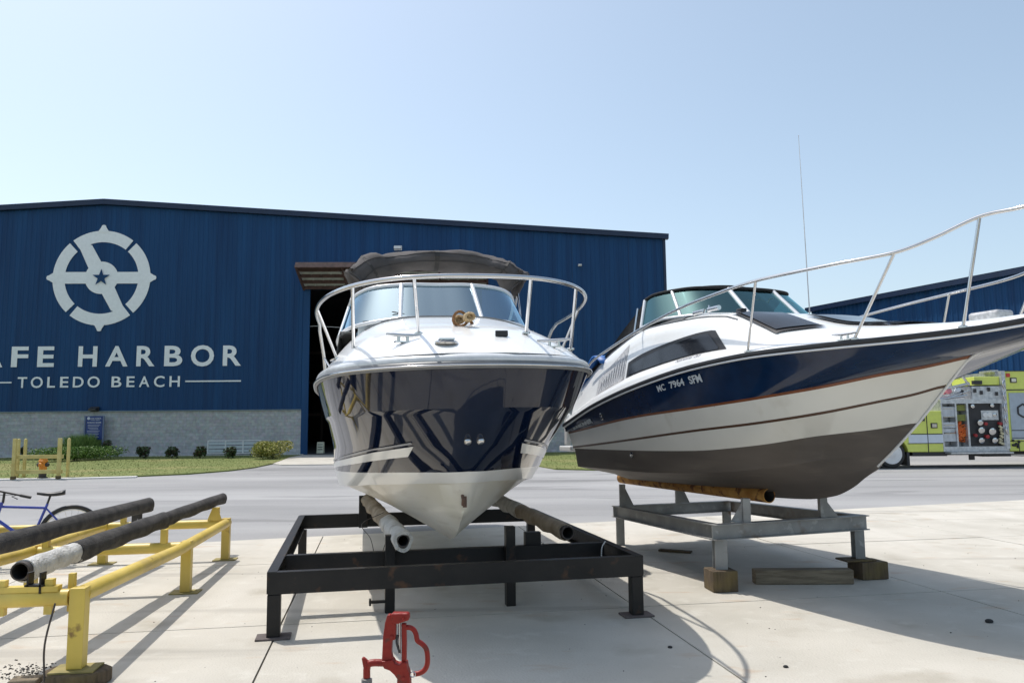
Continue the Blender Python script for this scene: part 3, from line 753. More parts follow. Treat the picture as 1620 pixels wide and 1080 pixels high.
# bow rail
railA = []
for k in range(41):
    t = k/40; a = t*math.pi/2
    # squarish arc round the bow, level, leaning a little outboard
    ex = .72; x = 2.45 - 2.42*abs(math.cos(a))**ex; y = 1.19*abs(math.sin(a))**ex
    railA.append(Vector((x, y, 2.655 - .02*t)))
tail = [Vector((2.75,1.205,2.60)), Vector((2.98,1.195,2.48)), Vector((3.06,1.18,2.36)), Vector((3.1,1.17,2.21))]
top = railA + tail
full = [Vector((p.x,-p.y,p.z)) for p in top[::-1]] + top[1:]
SH = Vector((0,.02,0))
g = MB(); g.tube([p+SH for p in full], .0165, 10); g.build('bow_rail', m_chrome, A, smooth=60)
def on_deck(f, x, y):
    lo, hi = 0., 1.
    e = f(x, 0).y
    return f(x, max(0,min(1,1-abs(y)/e)) if e > 0 else 1)
for sd in (1,-1):
    for i, (fx, fy) in ((6,(.66,.42)),(17,(1.20,.92)),(33,(2.30,1.08)),(43,(2.72,1.11))):
        p = top[i]; f_ = on_deck(deckA, fx, fy); g = MB()
        if i == 43: g.tube([(p.x,p.y*sd+.02,p.z),(fx,1.11*sd,2.2)], .011, 8)
        else:
            g.tube([(p.x,p.y*sd+.02,p.z),(f_.x,f_.y*sd-.05,f_.z)], .0135, 8); g.lathe([(.034,0),(.034,.012),(.02,.02)], (f_.x,f_.y*sd-.05,f_.z-.004), (0,0,1), 14)
        g.build('rail_stanchion', m_chrome, A, smooth=50)
# deck fittings
def cleat(par, p, ang, sc=1.):
    g = MB(); R = Matrix.Rotation(ang,3,'Z')
    for o in (-.035,.035):
        q = p + R @ Vector((o*sc,0,0)); g.tube([q, q+Vector((0,0,.045*sc))], .012*sc, 8)
    a = [p + R @ Vector((x*sc,0,z*sc)) for x, z in ((-.13,.055),(-.07,.05),(0,.048),(.07,.05),(.13,.055))]
    g.tube(a, [.007*sc,.013*sc,.014*sc,.013*sc,.007*sc], 8); g.box(p, (.13*sc,.035*sc,.01), R); return g.build('cleat', m_chrome, par, smooth=50)
for sd, yy in ((1,.50),(-1,.64)): p = on_deck(deckA, .44, yy); p = Vector((p.x, p.y*sd, p.z+.006)); cleat(A, p, rad(90+20*sd))
p = on_deck(deckA, .27, .20); g = MB(); g.lathe([(.085,0),(.085,.014),(.06,.024),(.02,.03)], (p.x,p.y,p.z-.002), (-.12,.0,1), 28)
for k in range(-3,4): g.box((p.x+.02*k,p.y,p.z+.026), (.006,.11,.012))
g.build('deck_hatch', m_chrome, A, smooth=40)
p = on_deck(deckA, .50, .24); g = MB(); g.prism([(-.05,-.045),(.05,-.045),(.035,.045),(-.035,.045)], (p.x,-p.y,p.z-.01), (0,1,0), (1,0,0), -.045); g.build('horn', m_black, A, bevel=.006)
for sd, yy, xx in ((-1,.92,1.15),(1,1.02,1.45)):
    p = on_deck(deckA, xx, yy); g = MB(); g.lathe([(.05,0),(.05,.01),(.03,.014)], (p.x,p.y*sd,p.z-.002), (0,.35*sd,1), 18); g.build('deck_vent', m_chrome, A, smooth=40)
g = MB()
for z_, hw_ in ((.0,.78),(.0,.62)):
    xq = 2.2 if hw_ > .7 else 2.45
    g.tube([deckA(xq, 1-abs(y)/deckA(xq,0).y)*1. + Vector((0, 0 if y > 0 else 2*y, .012)) for y in np.linspace(-hw_, hw_, 25)], .008, 6)
g.build('deck_seam', m_rub, A)
for sd in (1,-1):
    g = MB(); g.lathe([(.030,0),(.030,.02),(.018,.045),(.008,.05)], (.37,.045*sd,1.50), (-1,.12*sd,.1), 16); g.build('bow_eye', m_chrome, A, smooth=50)
g = MB(); g.tube([(.98,.02,1.06),(.93,.02,1.03),(.96,.02,.99),(1.04,.0,.98)], .013, 8); g.box((1.0,0,1.03),(.03,.03,.13)); g.build('towing_eye', M('rusty eye', (.12,.07,.05), .7), A)
# lashings bundle lying on the foredeck
p = on_deck(deckA, 1.02, .02); wp = A.matrix_basis @ Vector((p.x, .02, p.z+.045))
t = thing('rope_bundle', 'small tan bundle of rope and cloth lying on the white foredeck', 'rope bundle', wp, .3)
m_rope = M('tan rope', (.42,.28,.13), .9, c2=(.55,.42,.25), scale=18, bump=.6)
for c_, r_, sc_ in (((0,.03,0),.052,(1,1.25,.8)),((.05,-.13,.005),.050,(1,1.5,.8))):
    g = MB()
    for k in range(9):
        q = k*.7; g.tube([(c_[0]+r_*.75*sc_[0]*math.cos(a+q*.3)*(1-.06*k), c_[1]+(k-4)*.014, c_[2]+r_*.7*sc_[2]*math.sin(a+q)) for a in np.linspace(0,2*math.pi,14,endpoint=False)], .0115, 6, closed=True)
    g.ball(c_, r_*.72, 12, sc=sc_); g.build('cloth_roll', m_rope, t, smooth=60)
g = MB(); g.tube(spline([(.08,.02,.0),(.12,.10,.02),(.16,.15,-.02)],5), .014, 8); g.tube([(.0+.06*math.cos(a),-.07+.02*math.sin(2*a),.0+.06*math.sin(a)) for a in np.linspace(0,6.28,14)], .012, 7); g.build('cord', M('brown cord', (.20,.10,.04), .9), t)

# ---------------- boat B: navy over white express cruiser
VB = Vector((-.35,.937,0)); rzB = math.atan2(VB.y, VB.x)
B = thing('express_cruiser', 'older white cruiser with navy band, copper stripes and dark bottom, on the low grey stand', 'boat', (3.884,5.49,0), rzB)
PB = Vector((3.884,5.49,0)); NB = Vector((-.937,-.35,0))
LB = 5.78
sheerB = Line([(-.62,0,2.36),(-.60,.13,2.36),(-.35,.17,2.35),(.0,.26,2.32),(.29,.38,2.29),(.49,.52,2.27),(.84,.76,2.25),(1.29,.97,2.24),(1.89,1.13,2.23),(2.73,1.22,2.18),(3.9,1.27,2.03),(4.85,1.27,1.86),(LB,1.26,1.62)])
underB = Line([(-.50,0,2.29),(-.48,.06,2.29),(-.25,.09,2.275),(.1,.16,2.245),(.45,.34,2.21),(.75,.56,2.17),(1.15,.78,2.14),(1.7,.98,2.12),(2.7,1.17,2.07),(3.9,1.24,1.93),(4.85,1.245,1.76),(LB,1.24,1.53)])
cop1B = Line([(.73,0,2.13),(.77,.025,2.12),(1.08,.20,2.055),(1.25,.36,2.02),(1.66,.66,1.93),(2.18,.92,1.855),(2.97,1.08,1.785),(4.1,1.17,1.705),(LB,1.20,1.525)])
cop2B = Line([(.755,0,2.105),(.795,.025,2.095),(1.10,.195,2.03),(1.27,.355,1.995),(1.67,.655,1.905),(2.19,.915,1.83),(2.98,1.075,1.76),(4.1,1.165,1.68),(LB,1.195,1.50)])
br1B = Line([(.98,0,1.91),(1.02,.025,1.90),(1.21,.15,1.84),(1.39,.27,1.80),(1.83,.55,1.705),(2.38,.80,1.625),(3.15,.98,1.555),(4.24,1.10,1.455),(LB,1.14,1.335)])
br2B = Line([(1.0,0,1.885),(1.04,.025,1.875),(1.23,.15,1.815),(1.41,.27,1.775),(1.84,.545,1.68),(2.39,.795,1.60),(3.16,.975,1.53),(4.25,1.095,1.43),(LB,1.135,1.31)])
bootB = Line([(1.29,0,1.60),(1.33,.02,1.595),(1.6,.18,1.545),(2.03,.40,1.49),(2.55,.68,1.40),(3.27,.92,1.335),(4.32,1.06,1.315),(LB,1.11,1.305)])
chinB = Line([(1.52,0,1.40),(1.56,.02,1.39),(1.85,.20,1.32),(2.2,.38,1.245),(2.75,.62,1.155),(3.4,.84,1.095),(4.4,1.0,1.07),(LB,1.07,1.07)])
chin2B = Line([(1.54,0,1.38),(1.58,.02,1.37),(1.86,.18,1.30),(2.2,.35,1.225),(2.75,.58,1.135),(3.4,.78,1.08),(4.4,.94,1.055),(LB,1.01,1.055)])
strB = Line([(1.74,0,1.235),(2.1,.18,1.13),(2.6,.34,1.04),(3.2,.44,.99),(4.4,.50,.965),(LB,.52,.955)])
str2B = Line([(1.75,0,1.225),(2.1,.15,1.11),(2.6,.30,1.02),(3.2,.40,.97),(4.4,.46,.945),(LB,.48,.935)])
keelB = Keel([(1.76,1.22),(1.88,1.12),(2.05,1.01),(2.3,.91),(2.7,.85),(3.44,.82),(4.4,.80),(LB,.78)])
g = MB()
band(g, sheerB, underB, 0); band(g, underB, cop1B, 0); band(g, cop1B, cop2B, 1); band(g, cop2B, br1B, 2); band(g, br1B, br2B, 3); band(g, br2B, bootB, 2)
band(g, bootB, chinB, 4); band(g, chinB, chin2B, 4); band(g, chin2B, strB, 4); band(g, strB, str2B, 4); band(g, str2B, keelB, 4)
transom(g, [sheerB, underB, cop1B, cop2B, br1B, br2B, bootB], 2); transom(g, [bootB, chinB, chin2B, strB, str2B, keelB], 4)
g.build('hull', [m_navyB, m_copper, m_gel_warm, m_brownline, m_bottomB], B, smooth=26)
g = MB(); wrap(g, sheerB, [(0,-.03),(.02,-.03),(.028,-.01),(.02,.012),(0,.016)]); g.build('rub_rail', m_black, B, smooth=50)
g = MB(); g.tube(both(offs(sheerB, .012, -.038)), .010, 8); g.build('rub_rail_insert', m_alu, B, smooth=60)
secB = [(1,.0),(.985,.10),(.95,.17),(.92,.20),(.885,.48),(.845,.74),(.815,.85),(.76,.91),(.60,.96),(.35,.99),(0,1)]
def deckB(x, s):
    e = sheerB.atx(x); b = max(e.y-.01,0); ze = e.z+.015
    zc = cat_rom([-.62,0,.5,1.0,1.6,2.3,3.0,3.9,4.7,5.78], [(2.385,),(2.385,),(2.38,),(2.41,),(2.48,),(2.66,),(2.77,),(2.80,),(2.63,),(2.18,)], x)[0]
    f = s*(len(secB)-1); i = min(int(f), len(secB)-2); u = f-i; r = secB[i][0]*(1-u)+secB[i+1][0]*u; h = secB[i][1]*(1-u)+secB[i+1][1]*u
    k = min(1, max(0,(x-1.6)/.9)); h2 = 1 - r**2.4; hh = h*k + h2*(1-k)
    return Vector((x, b*r, ze + (zc-ze)*hh))
XB = 3.75
xs = [sheerB.at(k/44).x for k in range(45)]; xs = [x for x in xs if x < XB] + [XB]
g = MB(); rows = [[deckB(x, k/30) for k in range(31)] for x in xs]
g.grid(rows, 0); g.grid([[Vector((p.x,-p.y,p.z)) for p in r] for r in rows], 0, flip=True); g.build('foredeck', m_gel, B, smooth=28)
g = MB()
for sd in (1,-1):
    rows = []
    for k in range(25):
        x = XB + (LB-XB)*k/24; r = [deckB(x, q/30) for q in range(0,21)]; top_ = r[-1]; r += [Vector((x, top_.y-.10, top_.z)), Vector((x, top_.y-.12, 1.55))]
        rows.append([Vector((p.x,p.y*sd,p.z)) for p in r])
    g.grid(rows, 0, flip=(sd < 0))
w_ = deckB(4.4, 20/30).y-.12
g.grid([[(XB,-w_,1.55),(LB-.2,-w_,1.55)],[(XB,w_,1.55),(LB-.2,w_,1.55)]], 0); g.grid([[(XB,-w_,1.55),(XB,w_,1.55)],[(XB,-w_,2.70),(XB,w_,2.70)]], 0)
g.box((LB-.12,0,1.8),(.2,2.2,.5))
g.build('cockpit', m_gel, B, smooth=28)
def patchB(x0, x1, s0, s1, off=.006, nx=10, ns=6, mb=None, mi=0, sd=1):
    """piece of the deck surface; s0, s1 may be functions of 0..1 along x"""
    mb = mb or MB(); rows = []
    for i in range(nx+1):
        u = i/nx; x = x0+(x1-x0)*u; a = s0(u) if callable(s0) else s0; b_ = s1(u) if callable(s1) else s1
        row = []
        for j in range(ns+1):
            s_ = a+(b_-a)*j/ns; p = deckB(x, s_); p1 = deckB(x, min(1,s_+.01)); n_ = Vector((0, p1.z-p.z, p.y-p1.y)); n_.normalize(); p = p + n_*off
            row.append(Vector((p.x,p.y*sd,p.z)))
        rows.append(row)
    mb.grid(rows, mi, flip=(sd < 0)); return mb
for sd in (1,-1):
    patchB(2.40, 4.24, lambda u: .285, lambda u: .30+.16*min(1,u/.13)-.075*u, .004, sd=sd, nx=24).build('side_window_frame', m_black, B)
    patchB(2.52, 4.18, lambda u: .305, lambda u: .32+.115*min(1,u/.12)-.075*u, .010, sd=sd, nx=24).build('side_window', m_smoked, B)
    gl = patchB(4.30, 5.02, .22, lambda u: .50-.10*u, .004, sd=sd); gl.build('vent_panel', M('perforated grey vent', (.42,.42,.43), .5, c2=(.62,.62,.62), scale=60, lo=.45, hi=.55, detail=1), B)
    g = MB()
    for k in range(10):
        x = 4.34+.062*k; ps = [deckB(x, s_)+Vector((0,.010,.004)) for s_ in (.24,.34,.44-.01*k/1.2)]; g.tube([(p.x,p.y*sd,p.z) for p in ps], .006, 5)
    g.build('vent_louvre', M('grey louvre', (.62,.62,.63), .4), B)
    g = MB(); ps = [deckB(x, .62)+Vector((0,.006,.004)) for x in np.linspace(2.4,5.5,24)]; g.tube([(p.x,p.y*sd,p.z) for p in ps], .007, 6); g.build('cabin_seam', m_rub, B)
# smoked deck hatches
def hatch(pts, name='deck_hatch'):
    q = []
    for x, y in pts:
        e = deckB(x,0).y; lo, hi = 0., 1.
        for _ in range(24):
            m = (lo+hi)/2
            if deckB(x, m).y > abs(y): lo = m
            else: hi = m
        p = deckB(x, lo); q.append(Vector((x, y, p.z+.012)))
    c = sum(q, Vector())/len(q)
    g = MB(); n = 14
    rows = []
    for j in range(n+1):
        v = j/n; rows.append([])
        for i in range(n+1):
            u = i/n; p = (q[0]*(1-u)+q[1]*u)*(1-v) + (q[3]*(1-u)+q[2]*u)*v; x, y = p.x, p.y
            lo, hi = 0., 1.
            for _ in range(20):
                m = (lo+hi)/2
                if deckB(x, m).y > abs(y): lo = m
                else: hi = m
            rows[-1].append(Vector((x, y, deckB(x, lo).z)))
    fr = [[p+Vector((0,0,.018)) for p in r] for r in rows]; g.grid(fr, 0)
    o = g.build(name, m_black, B, smooth=40)
    g = MB(); gl = [[fr[j][i]*1. + Vector((0,0,.012)) for i in range(1,n)] for j in range(1,n)]; g.grid(gl, 0); gg = g.build('hatch_glass', m_smoked, o, smooth=40); return o
hatch([(1.66,.58),(1.88,.94),(2.60,.90),(2.32,.48)]); hatch([(1.66,-.58),(1.88,-.94),(2.60,-.90),(2.32,-.48)])
hatch([(1.10,.36),(2.15,.36),(2.15,-.36),(1.10,-.36)])
# windshield
baseB = [(2.98,0.,2.765),(3.04,.33,2.76),(3.26,.76,2.765),(3.70,.985,2.765),(4.12,1.01,2.72)]
topB = [(3.40,0.,3.10),(3.43,.30,3.10),(3.62,.66,3.11),(4.02,.85,3.10),(4.22,.89,3.06)]
bs = spline(baseB, 8); ts_ = spline(topB, 8)
for i0, i1 in ((0,8),(8,20),(20,32)):
    for sd in (1,-1):
        if i0 == 0 and sd < 0: continue
        g = MB()
        if i0 == 0:
            B_ = [Vector((p.x,-p.y,p.z)) for p in bs[8:0:-1]] + bs[:9]; T_ = [Vector((p.x,-p.y,p.z)) for p in ts_[8:0:-1]] + ts_[:9]
        else:
            B_ = [Vector((p.x,p.y*sd,p.z)) for p in bs[i0:i1+1]]; T_ = [Vector((p.x,p.y*sd,p.z)) for p in ts_[i0:i1+1]]
        g.grid([B_, T_], 0, flip=(sd < 0)); g.build('windshield_pane', m_glassB, B, smooth=60)
g = MB(); g.tube(both(bs), .018, 8)
for sd in (1,-1):
    for i, r_ in ((8,.028),(20,.020),(32,.024)): g.tube([(bs[i].x,bs[i].y*sd,bs[i].z),(ts_[i].x,ts_[i].y*sd,ts_[i].z)], r_, 8)
g.build('windshield_frame', m_alu, B, smooth=60)
g = MB()
for sd in (1,-1):
    rows = [[deckB(x, q/30)+Vector((0,0,.012)) for q in range(19,31)] for x in np.linspace(3.28,3.75,5)]
    g.grid([[Vector((p.x,p.y*sd,p.z)) for p in r] for r in rows], 0, flip=(sd<0))
g.build('dashboard', M('charcoal dash', (.05,.055,.06), .6), B, smooth=40)
# black cockpit cover from the windshield top down to the stern
g = MB(); rows = []
tb = both(ts_)
for j in range(13):
    u = j/12; row = []
    for p in tb:
        f = min(1, max(0, u)); xe = 5.5; x = p.x + (xe-p.x)*u; y = p.y*(1+.18*u); ze = 2.62-.25*u
        z = p.z*(1-u) + (2.30)*u - .06*math.sin(math.pi*u) + .02*math.sin(9*u+p.y*5) - .05*u*abs(p.y)
        row.append((x, y, z+.02))
    rows.append(row)
g.grid(rows, 0)
for sd in (1,-1):
    r0, r1, r2 = [], [], []
    for j in range(13):
        e = rows[j][-1 if sd > 0 else 0]; x = e[0]; dk = deckB(min(x,LB), 20/30)
        r0.append(e); r1.append((x, (abs(e[1])+dk.y-.05)/2*sd, (e[2]+dk.z)/2)); r2.append((x, (dk.y-.05)*sd, dk.z-.01))
    g.grid([r0,r1,r2], 0, flip=(sd < 0))
g.build('cockpit_cover', m_blackcanvas, B, smooth=60)
g = MB(); g.tube([p+Vector((-.008,0,.008)) for p in tb], .018, 8); g.build('cover_edge', m_blackcanvas, B, smooth=60)
for sd in (1,):
    g = MB(); g.tube([(4.33,.99*sd,2.66),(4.33,.93*sd,2.98)], .013, 8); g.build('cover_strut', m_chrome, B)
# bow rail, seen against the sky
rB = [(-.85,0,3.06),(-.83,.20,3.06),(-.65,.28,3.08),(-.25,.29,3.10),(.02,.31,3.10),(.26,.40,3.09),(.47,.58,2.98),(.60,.72,2.91),(.74,.82,2.88),(1.15,1.0,2.865),(1.86,1.15,2.86),(2.5,1.17,2.83),(3.12,1.17,2.78),(3.9,1.16,2.67),(4.69,1.15,2.52),(5.1,1.15,2.42),(5.3,1.15,2.32)]
rp = spline(rB, 7); full = [Vector((p.x,-p.y,p.z)) for p in rp[::-1]] + rp[1:]
g = MB(); g.tube(full, .0145, 10); g.build('bow_rail', m_chrome, B, smooth=60)
def rail_at(x): return min(rp, key=lambda p: abs(p.x-x))
for sd in (1,-1):
    for xt, xf, yf in ((.26,.42,.40),(.68,1.06,.78),(1.86,2.03,1.10),(-.4,-.2,.28)):
        p = rail_at(xt); q = on_deck(deckB, xf, yf); g = MB(); g.tube([(p.x,p.y*sd,p.z),(q.x,q.y*sd,q.z)], .0145 if xt < .1 else .0125, 8); g.lathe([(.034,0),(.034,.012),(.02,.02)], (q.x,q.y*sd,q.z-.006), (0,0,1), 14); g.build('rail_stanchion', m_chrome, B, smooth=50)
    for xf in (4.05,):
        p = rail_at(xf); q = deckB(xf,.62); g = MB(); g.tube([(p.x,p.y*sd,p.z),(q.x,(q.y+.01)*sd,q.z)], .011, 8); g.build('rail_stanchion', m_chrome, B, smooth=50)
# pulpit gear
g = MB(); g.box((-.1,.0,2.41),(.34,.20,.05)); g.tube([(-.45,0,2.41),(.1,0,2.42)], .02, 8); g.tube([(-.5,-.09,2.41),(-.5,.09,2.41)], .035, 10); g.build('anchor_roller', m_chrome, B, smooth=40)
for sd in (1,-1): p = on_deck(deckB, 1.12, .93); cleat(B, Vector((p.x,p.y*sd,p.z+.008)), rad(8*sd), .9)
g = MB(); p = on_deck(deckB, .62, .0); g.box((p.x,-.1,p.z+.04),(.26,.18,.08)); g.build('anchor_winch', M('cast grey', (.42,.42,.42), .4, metal=.5, c2=(.6,.6,.6), scale=40), B, bevel=.02)
p = on_deck(deckB, 3.55, .98); p = deckB(3.0, .74)
g = MB()
for k in (0,1): g.tube([(2.80+.26*k,p.y+.02,p.z+.045),(2.98+.26*k,p.y+.02,p.z+.045)], .026, 12)
g.tube([(3.0,p.y,p.z+.01),(3.03,p.y-.02,p.z+.10)], .010, 8); g.build('horn', m_chrome, B, smooth=40)
p = deckB(2.55, .76); g = MB(); g.box((2.55,p.y,p.z+.02),(.09,.07,.06)); g.build('navigation_lamp', m_black, B, bevel=.012)
# antenna on the far side
pA = B.matrix_basis.inverted() if False else None
an = gy(1283,492,10.3) if False else None
g = MB(); g.tube([(3.73,-1.08,2.8),(3.77,-1.08,5.14)], [.008,.003], 6); g.tube([(3.73,-1.08,2.62),(3.73,-1.08,2.82)], .016, 8); g.ball((3.77,-1.08,5.15), .007, 8); g.build('antenna', M('white fibreglass', (.6,.6,.6), .4), B)
# numbers and name on the near topside (both sides of the boat)
m_letter = M('grey white letters', (.55,.60,.64), .5, var=.08)
for sd in (1,-1):
    g = MB()
    def hs(x, y, sd=sd): # x: metres along the hull, y: 0..1 between copper stripe and under-rail
        p = Blend(cop1B, underB, y, .006).atx(x); return Vector((p.x, (p.y+.004)*sd, p.z))
    fw = lambda x0, x1: (x0, x1) if sd < 0 else (x1, x0)
    for wd, a, b_ in (('MC', 3.44, 3.30), ('7964', 3.22, 2.98), ('SFM', 2.90, 2.71)):
        if sd < 0: a, b_ = 6.15-a, 6.15-b_
        g = MB(); text_into(g, wd, hs, a, b_, .80, 1.10, .03); g.build('registration_number', m_letter, B, weld=False)
    g = MB(); a, b_ = (5.56, 5.02) if sd > 0 else (5.02, 5.56)
    text_into(g, 'SUNRUNNER', hs, a, b_, .25, .75, .06); g.build('name_lettering', m_letter, B, weld=False)
    g = MB(); a, b_ = (3.12, 2.72) if sd > 0 else (2.72, 3.12)
    def ds(x, y, sd=sd):
        p = deckB(x, .13+.09*y); return Vector((p.x, (p.y+.006)*sd, p.z+.004))
    text_into(g, 'Sunrunner 265', ds, a, b_, .0, 1., .01); g.build('script_lettering', M('dark script', (.10,.10,.12), .5), B, weld=False)
# small hull fittings
for x, h in ((4.75,.62),(4.75,.34)):
    g = MB(); p = Blend(cop1B, underB, h, .01).atx(x); g.lathe([(.022,0),(.022,.012),(.012,.016)], (p.x,p.y,p.z), (0,1,0), 12); g.build('through_hull', m_chrome, B, smooth=40)
for x, l in ((4.32, bootB),):
    g = MB(); p = l.atx(x); g.lathe([(.035,0),(.035,.012),(.02,.02)], (p.x,p.y+.0,p.z-.05), (0,1,-.1), 14)
g.build('through_hull', m_chrome, B, smooth=40)
g = MB(); g.box((LB+.22,.0,1.30),(.42,2.3,.07)); g.box((LB+.05,1.19,1.56),(.10,.06,.42)); g.build('swim_platform', m_gel, B, bevel=.015)
g = MB(); g.box((LB+.25,0,1.10),(.34,.28,.4)); g.box((LB+.30,0,.92),(.22,.05,.3)); g.tube([(LB+.42,0,.95),(LB+.58,0,.95)], .05, 12); g.build('stern_drive', m_black, B, bevel=.02)
g = MB()      # bow keel strip
ks = [Vector((-.50,0,2.255)),Vector((0,0,2.235)),Vector((.4,0,2.19)),Vector((.72,0,2.125)),Vector((.97,0,1.90)),Vector((1.27,0,1.61)),Vector((1.54,0,1.38)),Vector((1.75,0,1.22))]
g.tube([p+Vector((-.003,0,-.002)) for p in spline(ks, 4)], .011, 8); g.build('stem_band', m_alu, B, smooth=60)
# bright blue tarpaulin bundled on the stern of boat B
g = MB(); rows = []
for j in range(13):
    v = j/12; rows.append([])
    for i in range(21):
        u = i/20; x = 5.0+.72*v; y = -1.1+2.2*u
        z = 2.38 - .28*v + .14*math.sin(math.pi*v) + .05*math.sin(7*u+5*v)+.03*math.sin(17*u-9*v)
        rows[-1].append((x, y, z))
g.grid(rows, 0)
M('bright blue tarpaulin', (.02,.13,.42), .5, var=.15)
o = g.build('tarpaulin', MATS['bright blue tarpaulin'], None, smooth=60, solid=.02); o.location = PB; o.rotation_euler = (0,0,rzB)
tag(o, 'crumpled bright blue tarpaulin over the stern of the white and navy cruiser', 'tarpaulin')

# ================================================================ BOAT STANDS
m_bsteel = M('black painted steel', (.006,.006,.007), .45, spec=.35, c2=(.014,.013,.013), scale=3, bump=.15)
overlay(m_bsteel, (.10,.045,.02), 7, .62, .74, fac=.7, seed=6)
m_gsteel = M('grey galvanised steel', (.22,.225,.22), .6, c2=(.34,.34,.33), scale=3, bump=.1)
overlay(m_gsteel, (.42,.42,.41), 12, .58, .68, fac=.6, seed=28)
overlay(m_gsteel, (.16,.10,.06), 5, .60, .75, fac=.7, seed=8)
m_ysteel = M('yellow painted steel', (.62,.45,.07), .42, c2=(.74,.55,.12), scale=2.2, bump=.1)
overlay(m_ysteel, (.42,.30,.09), 2.5, .50, .70, (1,1,.4), fac=.5, seed=19)
overlay(m_ysteel, (.16,.08,.03), 8, .66, .74, fac=.8, seed=5)
m_rust = M('rusty orange pipe', (.30,.13,.025), .8, c2=(.50,.27,.07), scale=7, bump=.4)
overlay(m_rust, (.10,.035,.015), 11, .52, .62, fac=.9, seed=5)
m_carpet_w = M('worn white carpet', (.50,.49,.46), .95, c2=(.66,.65,.62), scale=9, bump=1., bscale=70)
overlay(m_carpet_w, (.26,.23,.19), 6, .56, .72, fac=.8, seed=2)
m_carpet_t = M('tan carpet', (.26,.21,.15), .95, c2=(.42,.35,.27), scale=7, bump=1., bscale=60)
m_carpet_b = M('charcoal carpet', (.035,.033,.033), .95, c2=(.075,.07,.065), scale=9, bump=1., bscale=70)
m_wood = M('weathered timber', (.16,.125,.085), .9, c2=(.28,.23,.16), scale=4, bump=.6, stretch=(1,9,9))
m_wood2 = M('dark weathered timber', (.075,.055,.035), .9, c2=(.15,.11,.07), scale=4, bump=.6, stretch=(9,9,1.2))
overlay(m_wood2, (.20,.15,.045), 3, .5, .7, fac=.6)
m_void = M('pipe bore', (.02,.02,.02), .9)
m_wire = M('dark wire', (.06,.05,.045), .7)

def leg_plate(g, x, y, w=.2, d=.16, h=.015, z=0.): g.box((x, y, z+h/2), (w, d, h))
# ---- black stand under boat A
t = thing('boat_stand', 'low black steel beam stand carrying the navy cruiser', 'boat stand', (-1.9,6.2,0), math.atan2(.205,.979))
BS = t; W_, D_, H_ = 3.06, 4.05, .50
def beam(name, p0, p1, mat, par, ht=.165, fl=.07, out=1): g = MB(); g.channel(p0, p1, ht, fl, .010, out); return g.build(name, mat, par)
zc_ = H_-.0825
beam('beam', (.005,0,zc_), (W_-.005,0,zc_), m_bsteel, t, out=1)
beam('beam', (.08,.80,zc_+.002), (W_-.08,.80,zc_+.002), m_bsteel, t, out=1)
beam('beam', (.005,D_,zc_), (W_-.005,D_,zc_), m_bsteel, t, out=1)
for x, o in ((0,-1),(W_,1)): beam('side_beam', (x,.006,zc_+.003), (x,D_,zc_+.003), m_bsteel, t, out=o)
for x, y in ((.05,.055),(W_-.05,.055),(.05,D_-.06),(W_-.05,D_-.06)):
    g = MB(); g.box((x,y,(H_-.17+.015)/2), (.10,.10,H_-.17-.015)); g.build('leg', m_bsteel, t, bevel=.004)
    g = MB(); leg_plate(g, x, y, .26, .18); g.build('foot_plate', M('grey brown foot plate', (.11,.09,.085), .8, var=.3), t, bevel=.003)
for x, y, z in ((.97,.70,.66),(2.05,.70,.70)):
    g = MB(); g.box((x,y,z/2), (.085,.10,z)); g.build('post', m_bsteel, t, bevel=.004)
for x, y, z0, z1, wd in ((2.30,.87,H_-.16,.62,.15),(.80,D_-.1,H_-.16,.74,.11),(1.9,D_-.1,H_-.16,.75,.11)):
    g = MB(); g.box((x,y,(z0+z1)/2), (wd,.08,z1-z0)); g.build('post', m_bsteel, t, bevel=.004)
g = MB(); g.box((.86,.66,.10),(.14,.05,.018)); g.box((.80,.66,.10),(.018,.07,.05)); g.build('clamp', m_bsteel, t)
# bunks
def bunk(name, label, p0, p1, r, parts, par_group=None, wob=.03):
    """padded pipe: parts = (from, to, radius, material); carpets are children of the pipe"""
    p0, p1 = Vector(p0), Vector(p1); t = thing(name, label, 'bunk pipe', p0, 0)
    d = p1-p0
    g = MB(); g.pipe((0,0,0), d, r, .010, 20, 1, 0, mi=0, mi_in=1); g.build('pipe', [m_rust if 'rust' in label else M('dark pipe', (.07,.06,.055), .8, var=.3), m_void], t, smooth=40)
    for a, b_, rr, mt in parts:
        g = MB(); n = 18; seg = 22; q0, q1 = d*a, d*b_; ax = d.normalized(); x = Vector((0,0,1)).cross(ax).normalized(); y = ax.cross(x); rows = []
        for i in range(n+1):
            row = []
            for k in range(seg):
                an = 2*math.pi*k/seg; sag = 1 + (.22 if math.sin(an) < -.6 else 0)*(.5+.5*math.sin(i*1.1))
                R_ = rr*(1+wob*math.sin(3*an+i*.8)+random.uniform(-wob,wob)*.5)*sag
                row.append(q0.lerp(q1, i/n) + x*(R_*math.cos(an)) + y*(R_*math.sin(an)))
            rows.append(row)
        g.grid(rows, 0, close=True)
        for e, rw in ((0, rows[0]), (1, rows[-1])):
            inner = [(Vector(p)-(q0 if e == 0 else q1))*((r+.001)/rr)+(q0 if e == 0 else q1) for p in rw]
            g.grid([rw, inner], 0, close=True, flip=(e == 0))
        g.build('carpet', mt, t, smooth=60)
    return t
bunk('padded_bunk', 'ragged white carpeted bunk pipe under the left side of the navy cruiser', (-.955,6.92,.63), (-1.84,10.05,.70), .055, [(-.0,.34,.085,m_carpet_w),(.34,1.0,.078,m_carpet_t)], wob=.07)
bunk('padded_bunk', 'tan carpeted bunk pipe with open dark end under the right side of the navy cruiser', (.50,7.38,.625), (-.34,10.15,.74), .062, [(.02,.5,.072,m_carpet_t),(.5,1.0,.075,m_carpet_w)], wob=.04)
g = MB()
